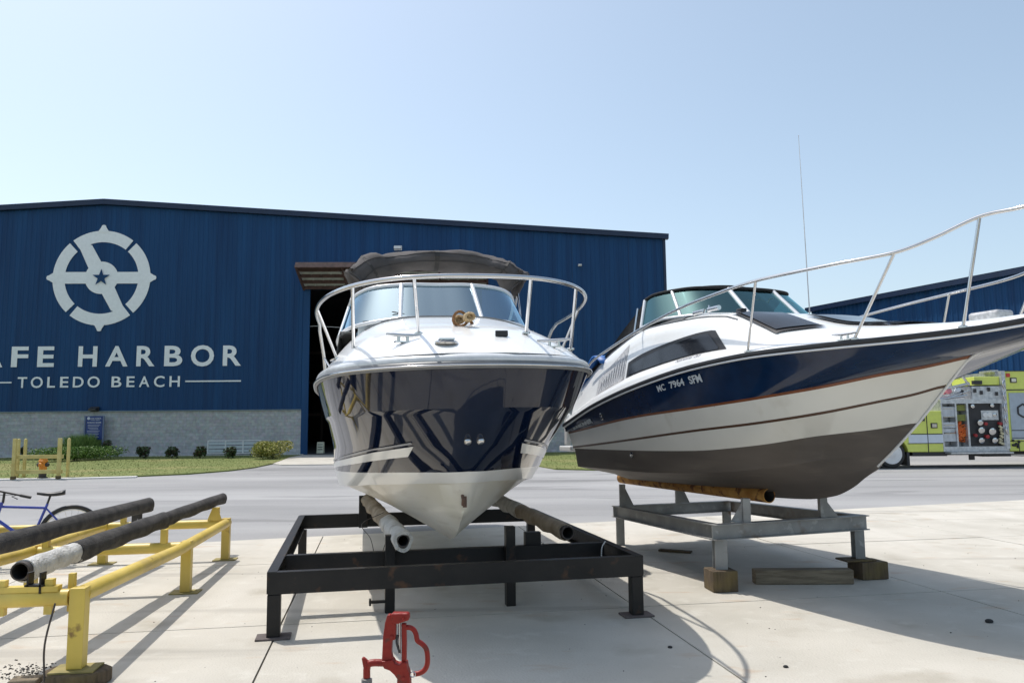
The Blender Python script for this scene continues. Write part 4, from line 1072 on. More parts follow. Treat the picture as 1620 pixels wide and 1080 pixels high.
for pts in (((-1.12,7.5,.72),(-1.22,7.45,.45),(-1.17,7.3,.30),(-1.09,7.2,.16)),((-1.3,8.0,.76),(-1.5,7.9,.66),(-1.36,7.6,.56),(-1.30,7.5,.40))): g.tube(spline(pts,6), .0035, 6)
tag(g.build('loose_wire', m_wire), 'dark wires dangling beside the ragged white bunk pipe', 'wire')
g = MB(); g.tube(spline([(.86,7.55,.52),(.82,7.48,.47),(.81,7.45,.36)],6), .006, 6); tag(g.build('cord', M('white cord', (.6,.6,.58), .8)), 'short white cord hanging inside the right end of the black stand', 'cord')

# ---- grey stand under boat B
N_, Rr, Fl, Bk = Vector((1.99,7.86,.63)), Vector((3.68,8.44,.64)), Vector((1.40,10.85,.52)), Vector((3.09,11.43,.52))
t = thing('boat_stand', 'low grey steel beam stand on wooden blocks under the white and navy cruiser', 'boat stand', (N_.x,N_.y,0), 0)
o0 = Vector((N_.x,N_.y,0)); a_ = [p-o0 for p in (N_,Rr,Bk,Fl)]; dn = Vector((0,0,-.075))
def ibeam(p0, p1, par, name='beam'):
    g = MB(); u = Vector((0,0,1)); g.bar(p0, p1, .010, .145); 
    for k in (-1,1): g.bar(p0+u*(k*.0705), p1+u*(k*.0705), .10, .010)
    return g.build(name, m_gsteel, par)
e1 = (a_[1]-a_[0]).normalized(); e2 = (a_[3]-a_[0]).normalized()
ibeam(a_[0]+dn-e1*.05, a_[1]+dn+e1*.05, t); ibeam(a_[3]+dn-e1*.05, a_[2]+dn+e1*.05, t)
ibeam(a_[0]+dn+e2*.054, a_[3]+dn-e2*.054, t, 'side_beam'); ibeam(a_[1]+dn+e2*.054, a_[2]+dn-e2*.054, t, 'side_beam')
for p, zb, w_l in ((a_[0]+e1*.04+e2*.02,.20,.12),(a_[1]-e1*.06+e2*.02,.20,.10),(a_[3]+e1*.05,.0,.10),(a_[2]-e1*.05,.0,.10)):
    g = MB(); zt = p.z-.15; g.box((p.x,p.y,(zb+zt)/2), (.010,.09,zt-zb))
    for k in (-1,1): g.box((p.x, p.y+k*.05, (zb+zt)/2), (w_l,.010,zt-zb))
    g.build('leg', m_gsteel, t)
def prop(p, z0, z1, gus=1):
    g = MB(); g.box((p.x,p.y,(z0+z1)/2), (.075,.075,z1-z0)); g.prism([(.038,0),(.16,0),(.038,(z1-z0)*.85)] if gus > 0 else [(-.038,0),(-.038,(z1-z0)*.85),(-.16,0)], (p.x,p.y+.005,z0), (1,0,0), (0,0,1), .012); g.build('prop', m_gsteel, t)
pn = a_[0]+e1*.36; prop(pn+e2*.02, pn.z, .865, -1)
pn = a_[0]+e1*1.30; prop(pn+e2*.02, pn.z, .84, 1)
pn = a_[3]+e1*.02; prop(pn-e2*.2, pn.z, .82, 1)
pn = a_[3]+e1*.95; prop(pn-e2*.02, pn.z, .84, 1)
rp_ = bunk('bunk_pipe', 'rusty orange bunk pipe with open end under the white and navy cruiser', (2.62,8.16,.875), (1.52,11.15,.875), .075, [])
bunk('bunk_pipe', 'second rusty bunk pipe hidden behind the keel of the white cruiser', (3.45,8.6,.90), (2.30,11.5,.90), .07, [])
def timber(name, label, c, size, rz, mat, group=None, tilt=0.):
    g = MB(); g.box((0,0,0), size); o = g.build(name, mat, None, bevel=.008); o.location = c; o.rotation_euler = (tilt,0,rz); return tag(o, label, 'wood block' if 'block' in name else 'timber', group)
timber('wood_block', 'square wooden block under the nearest leg of the grey stand', (2.02,7.88,.10), (.25,.26,.198), .12, m_wood2)
timber('wood_block', 'wooden block under the right leg of the grey stand beside the long timber', (3.70,8.42,.09), (.30,.26,.175), .2, m_wood2)
timber('wood_plate', 'thin dark board between the right leg of the grey stand and its block', (3.58,8.42,.188), (.34,.22,.02), .15, m_wood2)
timber('timber', 'long grey timber lying on the concrete in front of the grey stand', (2.92,8.16,.072), (.98,.14,.142), -.02, m_wood)
timber('scrap_board', 'short dark scrap board on the ground under the grey stand', (2.05,10.2,.015), (.42,.10,.025), -.5, m_wood2)

# ---- yellow stand at the left
m_y = m_ysteel
YN, YM, YF = Vector((-2.80,5.20,0)), Vector((-3.29,7.98,0)), Vector((-3.57,9.93,0))
ydir = (YF-YN).normalized(); yl = Vector((-ydir.y, ydir.x, 0))
t = thing('boat_stand', 'yellow painted pipe boat stand with padded pipes at the left', 'boat stand', YN, 0)
YS = t; Lr = (YF-YN).length
def ypt(a, l, z): return ydir*a + yl*l + Vector((0,0,z))
for l, nm in ((0,'side_rail'),(1.42,'side_rail'),(2.75,'side_rail')):
    g = MB(); g.tube([ypt(.03,l,.55), ypt(2.5,l,.46), ypt(Lr+.05,l,.445)], .055, 14); g.build(nm, m_y, t, smooth=60)
for a in (0., 2.82, Lr):
    g = MB(); g.tube([ypt(a,.06,.54 if a == 0 else .44), ypt(a,2.72,.53 if a == 0 else .435)], .052, 14); g.build('cross_rail', m_y, t, smooth=60)
    for l in (0,1.42,2.75):
        zb = .10 if (a == 0 and l == 0) else .012
        g = MB(); p = ypt(a,l,0); zT = .60 if a == 0 else .505; g.box((p.x,p.y,(zb+zT)/2), (.095,.095,zT-zb), Matrix.Rotation(.14,3,'Z')); g.build('leg', m_y, t, bevel=.005)
        g = MB(); g.box((p.x,p.y,zb-.006), (.27,.20,.012), Matrix.Rotation(.14,3,'Z')); g.build('foot_plate', M('olive foot plate', (.22,.19,.06), .7, c2=(.35,.28,.10), scale=9), t, bevel=.002)
g = MB(); g.box(ypt(-.0,.30,.60), (.36,.07,.035), Matrix.Rotation(.14,3,'Z')); g.build('bracket_plate', m_y, t)
for a, l, z1, wd in ((.0,.46,.66,.05),(.0,.18,.66,.05),(.06,.07,.68,.04),(2.82,.22,.62,.06),(Lr,.12,.64,.07),(.0,1.55,.66,.05),(2.82,1.3,.62,.06),(Lr,1.2,.62,.06),(1.2,1.42,.62,.06)):
    g = MB(); p = ypt(a,l,0); g.box((p.x,p.y,(.44+z1)/2), (wd,wd,z1-.44), Matrix.Rotation(.14,3,'Z')); g.build('bunk_post', m_y, t, bevel=.003)
g = MB(); p = ypt(Lr,.12,.49); g.prism([(-.09,0),(.09,0),(.03,.15),(-.03,.15)], (p.x,p.y-.05,p.z), (1,0,0), (0,0,1), .01); g.build('gusset', m_y, t)
g = MB(); p = ypt(.0,.30,.50); g.box((p.x,p.y,.64),(.012,.06,.13)); g.box((p.x+.08,p.y,.64),(.012,.06,.13)); g.box((p.x+.04,p.y,.623),(.12,.06,.012)); g.build('clamp', m_bsteel, t)
bunk('padded_bunk', 'padded pipe in torn white and charcoal carpet on the near side of the yellow stand', (-3.32,5.40,.665), (-3.84,10.50,.70), .062, [(.01,.16,.072,m_carpet_w),(.155,.55,.078,m_carpet_b),(.55,1.0,.066,m_carpet_b)], wob=.035)
bunk('padded_bunk', 'charcoal carpeted pipe on the far side of the yellow stand below the blue bicycle', (-4.08,5.0,.685), (-4.47,9.75,.70), .070, [(.0,1.0,.080,m_carpet_b)], wob=.035)
g = MB(); rows = [[(-4.60+.13*k/6+.02*math.sin(k)-YN.x, 9.62-YN.y, .66-.16*j/4*(1+.4*math.sin(k*1.3))) for k in range(7)] for j in range(5)]; g.grid(rows); g.build('carpet_rag', m_carpet_b, t, solid=.012)
for k, (pa, pb) in enumerate((((-2.90,5.10,.52),(-2.93,5.08,.05)),((-3.20,5.38,.58),(-3.13,5.42,.49)),((-3.36,5.36,.56),(-3.33,5.36,.44)))):
    a, b_ = Vector(pa)-YN, Vector(pb)-YN; m_ = (a+b_)/2+Vector((-.02,-.02,-.01)); g = MB(); g.tube(spline([a,m_,b_],6), .005 if k else .006, 6); g.build('wire_tie', m_wire, t)
g = MB(); n = 14; pr = [(.20*math.cos(a)*(1+.08*math.sin(3*a)), .17*math.sin(a)*(1+.1*math.cos(2*a))) for a in np.linspace(0,2*math.pi,n,endpoint=False)]
g.prism(pr, (0,0,0), (1,0,0), (0,1,0), .087); o = g.build('log_slice', m_wood2, None, bevel=.012); o.location = YN; tag(o, 'round dark log slice under the nearest leg of the yellow stand', 'log slice')
timber('wood_offcut', 'small flat grey wood offcut on the concrete at the lower left edge', (-3.12,4.78+.42,.02), (.17,.13,.04), .2, m_wood)

# ---- two braced stands further back, seen only mirrored in the navy hull
def braced(loc, rz, label, h=.5):
    t = thing('boat_stand', label, 'boat stand', loc, rz)
    for x0, y0, x1, y1 in ((0,0,2.6,0),(0,3.4,2.6,3.4)): beam('beam', (x0,y0,h), (x1,y1,h), m_bsteel, t)
    for x in (0,2.6): beam('side_beam', (x,0,h+.003), (x,3.4,h+.003), m_bsteel, t)
    for a, b_ in (((0,0),(2.6,1.7)),((2.6,0),(0,1.7)),((0,1.7),(2.6,3.4)),((2.6,1.7),(0,3.4))):
        g = MB(); g.bar((a[0],a[1],h-.12),(b_[0],b_[1],h-.12+.004*a[0]), .11, .05); g.build('brace', m_bsteel, t)
    for x in (0.06,2.54):
        for y in (.06,3.34): g = MB(); g.box((x,y,(h-.1)/2), (.1,.1,h-.1)); g.build('leg', m_bsteel, t)
braced((-3.6,-1.4,0), .1, 'black braced stand nearest the hydrant, mirrored in the navy hull')
braced((-2.9,-6.2,0), -.1, 'black braced stand farthest from the boats, behind the viewer')

# ================================================================ YARD HYDRANT
m_red = M('red hydrant paint', (.20,.010,.006), .42, c2=(.28,.018,.010), scale=12, bump=.2, spec=.35)
overlay(m_red, (.12,.03,.02), 24, .62, .70, fac=.8)
HY = 3.09; hs_ = HY/F_PX
hb = gy(640,1080,HY)
t = thing('yard_hydrant', 'red cast iron yard hydrant with curved lever handle in the foreground', 'yard hydrant', (hb.x, HY, 0), 0)
def hp(cx_, cy_):       # crop position -> local x, z
    P = gy(540+cx_/7.717, 940+cy_/7.717, HY); return (P.x-hb.x, P.z)
def plate(name, pts, th, mat, bev=.004, y0=0.):
    g = MB(); q = [hp(*p) for p in pts]; g.prism(q, (0,y0+th/2,0), (1,0,0), (0,0,1), th); return g.build(name, mat, t, bevel=bev)
plate('bracket', [(500,800),(508,650),(515,500),(540,330),(568,240),(600,232),(620,250),(640,300),(672,345),(668,540),(640,545),(625,560),(618,690),(640,790)], .030, m_red)
plate('cap', [(610,228),(640,215),(830,215),(836,300),(775,318),(700,345),(640,345),(622,300)], .042, m_red, .007)
plate('body', [(585,785),(635,770),(660,815),(700,835),(735,825),(745,800),(806,812),(815,880),(838,940),(846,1010),(850,1100),(690,1100),(690,1005),(655,955),(600,905),(530,880),(500,790)], .050, m_red, .009)
g = MB(); a = hp(735,350); b_ = hp(790,800)
plate('lever_bar', [(735,345),(795,345),(800,600),(796,810),(738,810),(740,600)], .022, m_red, .004)
g = MB(); pts = [hp(*p) for p in ((778,402),(835,400),(885,430),(912,485),(930,560),(985,600),(1035,660),(1052,750),(1048,850),(1015,920),(950,958),(885,968))]
g.tube(spline([(x,0,z) for x, z in pts], 5), .0098, 12); g.build('lever_handle', m_red, t, smooth=60)
g = MB(); c = hp(877,962); g.tube([(c[0]+.0095*math.cos(q),-.012,c[1]+.0095*math.sin(q)) for q in np.linspace(0,2*math.pi,18,endpoint=False)], .0022, 6, closed=True); g.build('lock_ring', m_chrome, t)
g = MB(); a, b_ = hp(712,335), hp(712,720); g.tube([(a[0],0,a[1]),(b_[0],0,b_[1])], .0045, 10); g.build('plunger_rod', m_chrome, t, smooth=60)
g = MB(); a, b_ = hp(690,480), hp(716,700); g.tube(spline([(a[0],-.01,a[1]),(a[0]-.002,-.012,a[1]-.03),(b_[0],-.008,b_[1])],5), .0045, 8); g.build('link', m_black, t, smooth=60)
g = MB(); pts = [hp(*p) for p in ((600,840),(480,830),(390,830),(335,845),(312,900),(310,1010))]; g.tube(spline([(x,0,z) for x, z in pts], 5), [.0135]*26, 14); g.build('spout', m_red, t, smooth=60)
plate('spout_fin', [(250,765),(275,758),(325,800),(300,860),(272,890)], .020, m_red, .004)
g = MB(); a = hp(310,1015); 
prof = []
for k in range(8): prof += [(.0205,.0035*k),(.0185,.0035*k+.0018)]
g.lathe(prof, (a[0],0,a[1]-.028), (0,0,1), 20); g.build('hose_thread', m_gsteel, t, smooth=30)
for c_ in ((765,285),(625,500),(770,990)):
    g = MB(); a = hp(*c_); g.lathe([(.006,0),(.006,.004),(.003,.006)], (a[0],-.018 if c_[1]>400 and c_[1]<900 else -.024,a[1]), (0,-1,0), 10); g.build('bolt', m_red, t)
g = MB(); a = hp(770,1090); g.lathe([(.030,0),(.030,.02),(.022,.06),(.0215,a[1]-.06),(.028,a[1]-.05),(.03,a[1])], (a[0],0,0), (0,0,1), 20); g.build('standpipe', m_gsteel, t, smooth=40)

# ================================================================ BICYCLE
m_bike = M('blue bicycle paint', (.02,.05,.38), .3, coat=.5, var=.1)
rw, fw_ = Vector((-5.40,9.75,.0)), Vector((-6.24,9.30,.0)); bd = (fw_-rw).normalized(); wb = (fw_-rw).length
t = thing('bicycle', 'blue bicycle with black saddle standing behind the yellow stand', 'bicycle', (rw+fw_)/2, math.atan2(bd.y,bd.x))
WR = .33; half = wb/2
def wheel(x, steer, name='wheel'):
    o = bpy.data.objects.new(name, None); col.objects.link(o); o.parent = t; o.location = (x,0,WR+.02); o.rotation_euler = (0,0,steer)
    ring = lambda r: [Vector((r*math.cos(a),0,r*math.sin(a))) for a in np.linspace(0,2*math.pi,40,endpoint=False)]
    g = MB(); g.tube(ring(WR), .023, 8, closed=True); g.build('tyre', m_black, o, smooth=60)
    g = MB(); g.tube(ring(WR-.03), .010, 8, closed=True); g.build('rim', m_chrome, o, smooth=60)
    g = MB()
    for k in range(24):
        a = 2*math.pi*k/24; g.tube([(0.012*math.cos(a+1.2),(-1)**k*.025,.012*math.sin(a+1.2)),((WR-.03)*math.cos(a),0,(WR-.03)*math.sin(a))], .0012, 4)
    g.tube([(0,-.05,0),(0,.05,0)], .018, 10); g.build('spokes', m_chrome, o)
wheel(-half, 0); wheel(half, 1.05)
BB = Vector((-.06,0,.28)); ST = Vector((-.20,0,.68)); HT = Vector((.26,0,.72)); HB = Vector((.30,0,.58)); RW = Vector((-half,0,WR+.02)); FWc = Vector((half,0,WR+.02))
g = MB(); g.tube([ST,HT],.016,10); g.tube([HB,BB],.019,10); g.tube([BB,ST+(ST-BB).normalized()*.05],.016,10); g.tube([HB-Vector((-.01,0,.05)),HT+Vector((-.01,0,.05))],.02,10)
for s_ in (-1,1):
    o_ = Vector((0,.05*s_,0)); g.tube([BB+o_*.6,RW+o_],.010,8); g.tube([ST+o_*.3,RW+o_],.009,8)
g.build('frame', m_bike, t, smooth=60)
g = MB()
for s_ in (-1,1): g.tube([HB+Vector((.01,.045*s_,-.02)),Vector((half-.04,.05*s_,.55)),FWc+Vector((0,.05*s_,0))], [.014,.013,.010], 8)
g.tube([HB+Vector((.01,-.05,-.02)),HB+Vector((.01,.05,-.02))],.016,8); g.build('fork', m_bike, t, smooth=60)
g = MB(); g.tube([ST,ST+Vector((-.05,0,.17))],.0125,8); g.build('seat_post', m_black, t)
g = MB(); sp = ST+Vector((-.06,0,.18)); rows = []
for i in range(13):
    u = i/12; x = sp.x+.16-.30*u; w2 = .020+.075*max(0,(u-.25)/.75)**1.1; w2 *= 1 if u < .85 else math.sqrt(max(.02,1-((u-.85)/.16)**2)); zt_ = sp.z+.012-.02*math.sin(math.pi*u)+.02*u; th_ = .03+.035*u
    rows.append([(x, w2*math.cos(q), zt_-th_/2+th_/2*math.sin(q)) for q in np.linspace(0,2*math.pi,16,endpoint=False)])
g.grid(rows, 0, close=True); g._face([g.bm.verts.new(p) for p in rows[-1]]); g._face([g.bm.verts.new(p) for p in rows[0]]); g.build('saddle', m_black, t, smooth=60)
g = MB(); hc = HT+Vector((-.02,0,.17)); hd = Vector((.18,.98,0)).normalized()
g.tube([HT+Vector((-.02,0,.04)),HT+Vector((-.03,0,.16)),hc],.014,8); g.build('stem', m_black, t)
hd = Vector((-.88,.30,-.22)).normalized()
g = MB(); g.tube([hc-hd*.30,hc-hd*.12,hc+hd*.12,hc+hd*.30],.012,10); g.build('handlebar', m_black, t, smooth=60)
for s_ in (-1,1):
    g = MB(); g.tube([hc+hd*(.19*s_),hc+hd*(.31*s_)],.018,10); g.build('grip', m_black, t, smooth=60)
    g = MB(); g.tube([hc+hd*(.16*s_),hc+hd*(.15*s_)+Vector((.05,0,-.02)),hc+hd*(.24*s_)+Vector((.07,0,-.03))],.006,6); g.build('brake_lever', m_black, t)
    g = MB(); g.tube(spline([hc+hd*(.15*s_),hc+Vector((.10,.08*s_,-.05)),HB+Vector((.10,.02*s_,.06)),HB+Vector((.03,0,0))],6),.003,6); g.build('brake_cable', m_black, t)
g = MB(); g.lathe([(.085,0),(.085,.004)], BB+Vector((0,-.06,0)), (0,1,0), 24); g.tube([BB+Vector((0,-.07,0)),BB+Vector((.12,-.075,-.11))],.009,8); g.tube([BB+Vector((0,.07,0)),BB+Vector((-.12,.075,.11))],.009,8); g.box(BB+Vector((.12,-.12,-.11)),(.09,.08,.02)); g.box(BB+Vector((-.12,.12,.11)),(.09,.08,.02)); g.build('crankset', m_black, t)
g = MB(); g.tube([BB+Vector((-.05,.03,-.02)),(-.10,.20,.0)],.008,6); g.build('kickstand', m_black, t)

# ================================================================ LAWN EDGE: guard frame, fire hydrant, shrubs
m_ytimber = M('yellow guard paint', (.50,.40,.12), .7, c2=(.62,.53,.20), scale=3)
def guard(loc, rz, wd, label, rails=True):
    t = thing('guard_frame', label, 'guard frame', loc, rz)
    for x in (0, wd): 
        g = MB(); g.box((x,0,.68),(.11,.11,1.36)); g.build('post', m_ytimber, t, bevel=.01)
        g = MB(); g.box((x,0,.05),(.13,.13,.10)); g.build('post_foot', M('rusty post foot', (.12,.09,.04), .9), t)
    if rails:
        for z in (.24,.74): g = MB(); g.box((wd/2,.075,z),(wd+.2,.04,.13)); g.build('rail', m_ytimber, t, bevel=.006)
    return t
a = gz(20.5,758); b_ = gz(92,757); guard((a.x,a.y,0), math.atan2(b_.y-a.y,b_.x-a.x), (b_-a).length, 'yellow guard frame with two rails in front of the orange fire hydrant')
for p_, lb in (((26.5,756),'slim yellow bollard post just right of the guard frame left post'),((37.5,755.5),'yellow bollard post behind the guard frame, left of the fire hydrant'),((106.5,755),'yellow bollard post standing alone right of the guard frame')):
    a = gz(*p_); g = MB(); g.lathe([(.055,0),(.055,1.30),(.04,1.335),(.01,1.35)], (0,0,0), (0,0,1), 14); o = g.build('bollard', m_ytimber, None, smooth=40); o.location = (a.x,a.y,0); tag(o, lb, 'bollard', 'yellow bollards round the fire hydrant')
a = gz(60,757); t = thing('fire_hydrant', 'orange fire hydrant with black base behind the yellow guard rails', 'fire hydrant', (a.x,a.y+.25,0), 0)
m_or = M('orange hydrant paint', (.62,.23,.02), .45, var=.15, scale=6)
g = MB(); g.lathe([(.16,0),(.16,.04),(.12,.05),(.12,.18),(.16,.18),(.16,.22)], (0,0,0), (0,0,1), 20); g.build('base', m_blk, t, smooth=35)
g = MB(); g.lathe([(.12,.22),(.12,.55),(.145,.56),(.145,.60),(.13,.61),(.11,.68),(.07,.73),(.03,.74),(.03,.79)], (0,0,0), (0,0,1), 20); g.build('barrel', m_or, t, smooth=35)
for ax in ((1,0,0),(-1,0,0),(0,-1,0)): g = MB(); g.lathe([(.07,.10),(.07,.17),(.05,.20),(.02,.21)], (0,0,.46), ax, 14); g.build('outlet', m_blk if ax[0] else m_or, t, smooth=35)

leafs = {'green': [M('leaf green', (.11,.20,.03), .6, var=.3, scale=20), M('leaf dark green', (.04,.085,.018), .6), M('leaf light green', (.20,.31,.06), .6)],
 'dark': [M('leaf deep', (.035,.065,.022), .6), M('leaf deep red', (.10,.05,.04), .6), M('leaf mid', (.07,.12,.035), .6)],
 'yellow': [M('leaf yellow green', (.32,.31,.06), .6), M('leaf olive', (.15,.18,.035), .6), M('leaf cream', (.5,.46,.18), .6)],
 'spiky': [M('blade pale green', (.24,.36,.09), .6), M('blade green', (.12,.22,.04), .6), M('blade lime', (.34,.44,.13), .6)]}
m_twig = M('twig', (.07,.05,.035), .9)
def shrub(name, label, x, y, rx, ry, h, n, kind, leaf=.06, group=None, lumps=6):
    t = thing(name, label, 'shrub', (x,y,0), random.uniform(0,6))
    g = MB(); L_ = [(random.uniform(-.7,.7)*rx, random.uniform(-.7,.7)*ry, random.uniform(.45,.8)*h, random.uniform(.35,.6)) for _ in range(lumps)]
    for k in range(n):
        cx_, cy_, cz_, s_ = random.choice(L_)
        v = Vector((random.gauss(0,1),random.gauss(0,1),random.gauss(0,1))).normalized()*random.choice((random.uniform(.4,1.0), random.uniform(.7,1.0), random.uniform(.8,1.2)))
        p = Vector((cx_+v.x*rx*s_, cy_+v.y*ry*s_, max(.05, cz_+v.z*h*s_*.75)))
        p.z = min(p.z, h*1.05); d = Vector((random.uniform(-1,1),random.uniform(-1,1),random.uniform(-.3,1))).normalized(); u = d.cross(Vector((random.uniform(-1,1),random.uniform(-1,1),.3))).normalized()
        if kind == 'spiky':
            d = Vector((v.x*.7,v.y*.7,.8)).normalized(); l = leaf*3.2
            g._face([g.bm.verts.new(p-u*leaf*.16), g.bm.verts.new(p+u*leaf*.16), g.bm.verts.new(p+d*l)], random.choice((0,0,1,2)))
        else:
            l = leaf*random.uniform(.6,1.3); g._face([g.bm.verts.new(p-u*l*.4), g.bm.verts.new(p+d*l*.6), g.bm.verts.new(p+u*l*.4), g.bm.verts.new(p-d*l*.6)], random.choice((0,0,1,2)))
    g.build('foliage', leafs[kind], t, weld=False)
    g = MB()
    for k in range(7):
        a = random.uniform(0,6.28); g.tube([(0,0,0),(rx*.3*math.cos(a),ry*.3*math.sin(a),h*.35),(rx*.6*math.cos(a),ry*.6*math.sin(a),h*.7)], [.015,.01,.004], 5)
    g.build('stem', m_twig, t); return t
def gsh(px, py): p = gz(px, py, .02); return p.x, p.y
for px, lb in ((224,'small dark shrub by the block wall right of the hedge'),(268,'small reddish shrub second from the hedge by the block wall'),(313,'small dark round shrub left of the white louvred panel'),(358,'small reddish shrub standing in front of the white louvred panel')):
    x, y = gsh(px,725); shrub('shrub', lb, x, y+.3, .34, .34, .62, 800, 'dark', .10, 'small shrubs along the block wall', 9)
x, y = gsh(422,726); shrub('shrub', 'large yellow green shrub at the right end of the block wall', x+.15, y+.4, 1.30, .9, .90, 9000, 'yellow', .08, lumps=14)
x, y = gsh(120,729); shrub('hedge', 'low dense green hedge in front of the notice sign', x-.2, y+.3, 2.4, 1.0, .72, 12000, 'green', .07, lumps=26)
x, y = gsh(112,724); shrub('ornamental_grass', 'clump of pale arching grass behind the low hedge', x, y+.9, 1.7, .8, 1.05, 6000, 'spiky', .12, lumps=12)
x, y = gsh(158,726); shrub('shrub', 'small dark red shrub under the notice sign', x, y+1.0, .5, .4, 1.0, 900, 'dark', .07, lumps=4)
x, y = gsh(27,726); shrub('shrub', 'small dark shrub at the left behind the guard posts', x, y+.5, .35, .35, .7, 700, 'dark', .07, lumps=4)

# ================================================================ FIRE TRUCK
m_lime = M('lime yellow truck paint', (.66,.73,.14), .3, var=.05, coat=.5)
m_alud = M('diamond plate aluminium', (.42,.44,.46), .35, metal=.6, c2=(.62,.64,.66), scale=8)
m_rolldoor = M('satin roller door', (.40,.46,.52), .4, metal=.3, var=.06)
m_wstripe = M('white reflective stripe', (.62,.68,.76), .4, var=.03)
m_amber = M('orange hose', (.62,.10,.02), .6, c2=(.75,.22,.05), scale=14)
TY = 28.7; tk = TY/F_PX; T0 = gy(1412,740,TY)
t = thing('fire_truck', 'lime yellow fire truck with open pump panel parked in front of the far warehouse', 'fire truck', (T0.x,T0.y,0), 0)
def tx(px): return (px-1412)*tk
def tz(py): return (740-py)*tk
def tbox(g, x0, x1, y0, y1, d0=0., d1=2.4, mi=None): g.box(((tx(x0)+tx(x1))/2, (d0+d1)/2, (tz(y0)+tz(y1))/2), (abs(tx(x1)-tx(x0)), d1-d0, abs(tz(y0)-tz(y1))), None, mi)
def tpart(name, mat, *bx, bevel=.0):
    g = MB()
    for b_ in bx: tbox(g, *b_)
    return g.build(name, mat, t, bevel=bevel)
arch = [(math.cos(a)*.62, math.sin(a)*.62) for a in np.linspace(math.pi, 0, 16)]
g = MB(); c0 = (0, .50)
out = [(tx(1330),tz(652)),(tx(1330),tz(716))] + [(c0[0]+x, max(c0[1]+y, tz(716))) for x, y in arch] + [(tx(1494),tz(716)),(tx(1494),tz(652))]
g.prism(out, (0,2.4,0), (1,0,0), (0,0,1), 2.4); g.build('rear_body', m_lime, t, bevel=.02)
tpart('stripe', m_wstripe, (1440,1494,689,702,-.012,.01)); tpart('stripe', m_wstripe, (1332,1380,689,702,-.012,.01))
tpart('door_seam', m_blk, (1469.5,1470.6,653,716,-.016,.01)); tpart('stripe_edge', m_blk, (1438,1493.5,687.5,688.8,-.015,.01), (1438,1493.5,702.2,703.2,-.015,.01))
def latch(px, py): 
    o = tpart('door_latch', m_blk, (px-5,px+5,py-4,py+4,-.03,0)); tb_ = MB(); tbox(tb_, px-3.6, px+3.6, py-2.6, py+2.6, -.045, -.03); tb_.build('latch_handle', m_chrome, o)
latch(1481,675)
tpart('lamp_housing', m_blk, (1462,1466,660,668,-.06,.0))
for x, nm in ((0,'rear'),(tx(1790),'front')):
    for yy in (.14, 2.2):
        o = bpy.data.objects.new('wheel', None); col.objects.link(o); o.parent = t; o.location = (x, yy, .5)
        g = MB(); g.lathe([(.36,0),(.47,.0),(.50,.03),(.50,.25),(.47,.28),(.36,.28)], (0,.14,0), (0,-1,0), 32); g.build('tyre', m_black, o, smooth=35)
        g = MB(); g.lathe([(.37,0),(.37,.02),(.33,.02),(.30,-.10),(.16,-.10),(.14,.02),(.05,.04)], (0,-.142 if yy < 1 else .42,0), (0,-1,0), 28)
        for k in range(10): a = 2*math.pi*k/10; g.lathe([(.02,0),(.02,.03)], (.23*math.cos(a),-.05,.23*math.sin(a)), (0,-1,0), 8)
        g.build('rim', m_alu, o, smooth=35)
        g = MB(); g.lathe([(.30,0),(.30,.012),(.17,.012),(.17,0)], (0,-.055 if yy < 1 else .33,0), (0,-1,0), 28); g.build('rim_recess', m_blk, o)
tpart('mudflap', m_blk, (1437,1441,716,737,.05,.6))
tpart('chassis', m_blk, (1340,1790,714,722,.5,1.9)); tpart('underframe', m_blk, (1446,1500,716,722.5,.05,.5),(1556,1600,716,724,.05,.6),(1535,1543,716,729,.05,.12))
# pump section
tpart('pump_frame', m_alud, (1494,1597,634,641,0.0,2.4),(1494,1597,708,716,.0,2.4),(1494,1496,641,708,.0,2.4),(1516,1518.5,641,708,.0,.4),(1534,1537,641,708,.0,.4),(1590,1597,641,708,.0,2.4),(1496,1590,641,708,.45,2.4))
tpart('shelf_panel', M('brushed panel', (.50,.53,.56), .45, metal=.3), (1496,1516,646,662,.05,.45),(1496,1516,670,679,.05,.45),(1496,1516,688,700,.05,.45),(1496,1516,680,686,.08,.45))
tpart('pump_panel', m_blk, (1537,1590,641,707,.12,.45))
g = MB()
for k in range(46):
    x = random.uniform(1519,1533); y_ = random.uniform(674,696); a = random.uniform(0,3)
    c_ = Vector((tx(x), random.uniform(.1,.3), tz(y_))); g.tube([c_+Vector((.16*math.cos(q+a),.03*math.sin(q*2),.13*math.sin(q+a))) for q in (0,1.2,2.4,3.6)], .035, 6)
g.build('coiled_hose', m_amber, t, smooth=60)
tpart('side_shelf', M('olive bin', (.20,.22,.05), .6), (1519,1534,643,652,.1,.4), (1519,1534,658,668,.1,.4))
tpart('gauge_plate', m_alud, (1559,1586,652,667,.09,.12)); 
for x, y_, r_ in ((1546,645,3.2),(1577,644,3.2),(1565,659,4),(1572,659,4),(1580,659,3)):
    g = MB(); g.lathe([(r_*tk,0),(r_*tk,.03),(r_*tk*.8,.035)], (tx(x),.09,tz(y_)), (0,-1,0), 18); g.build('gauge', m_white if r_ > 3.5 else m_chrome, t, smooth=40)
for x, y_, r_ in ((1554,670,4.5),(1563,672,2.6),(1555,682,5),(1572,684,5.5),(1554,698,4.5),(1575,698,4.5),(1586,672,2.6),(1564,692,3),(1546,690,2.4)):
    g = MB(); g.lathe([(r_*tk*.8,0),(r_*tk*.8,.10),(r_*tk,.11),(r_*tk,.17),(r_*tk*.5,.19)], (tx(x),.14,tz(y_)), (0,-1,-.15), 16); g.build('outlet_cap', m_chrome if r_ > 3 else M('red valve', (.35,.03,.03), .4), t, smooth=35)
g = MB()
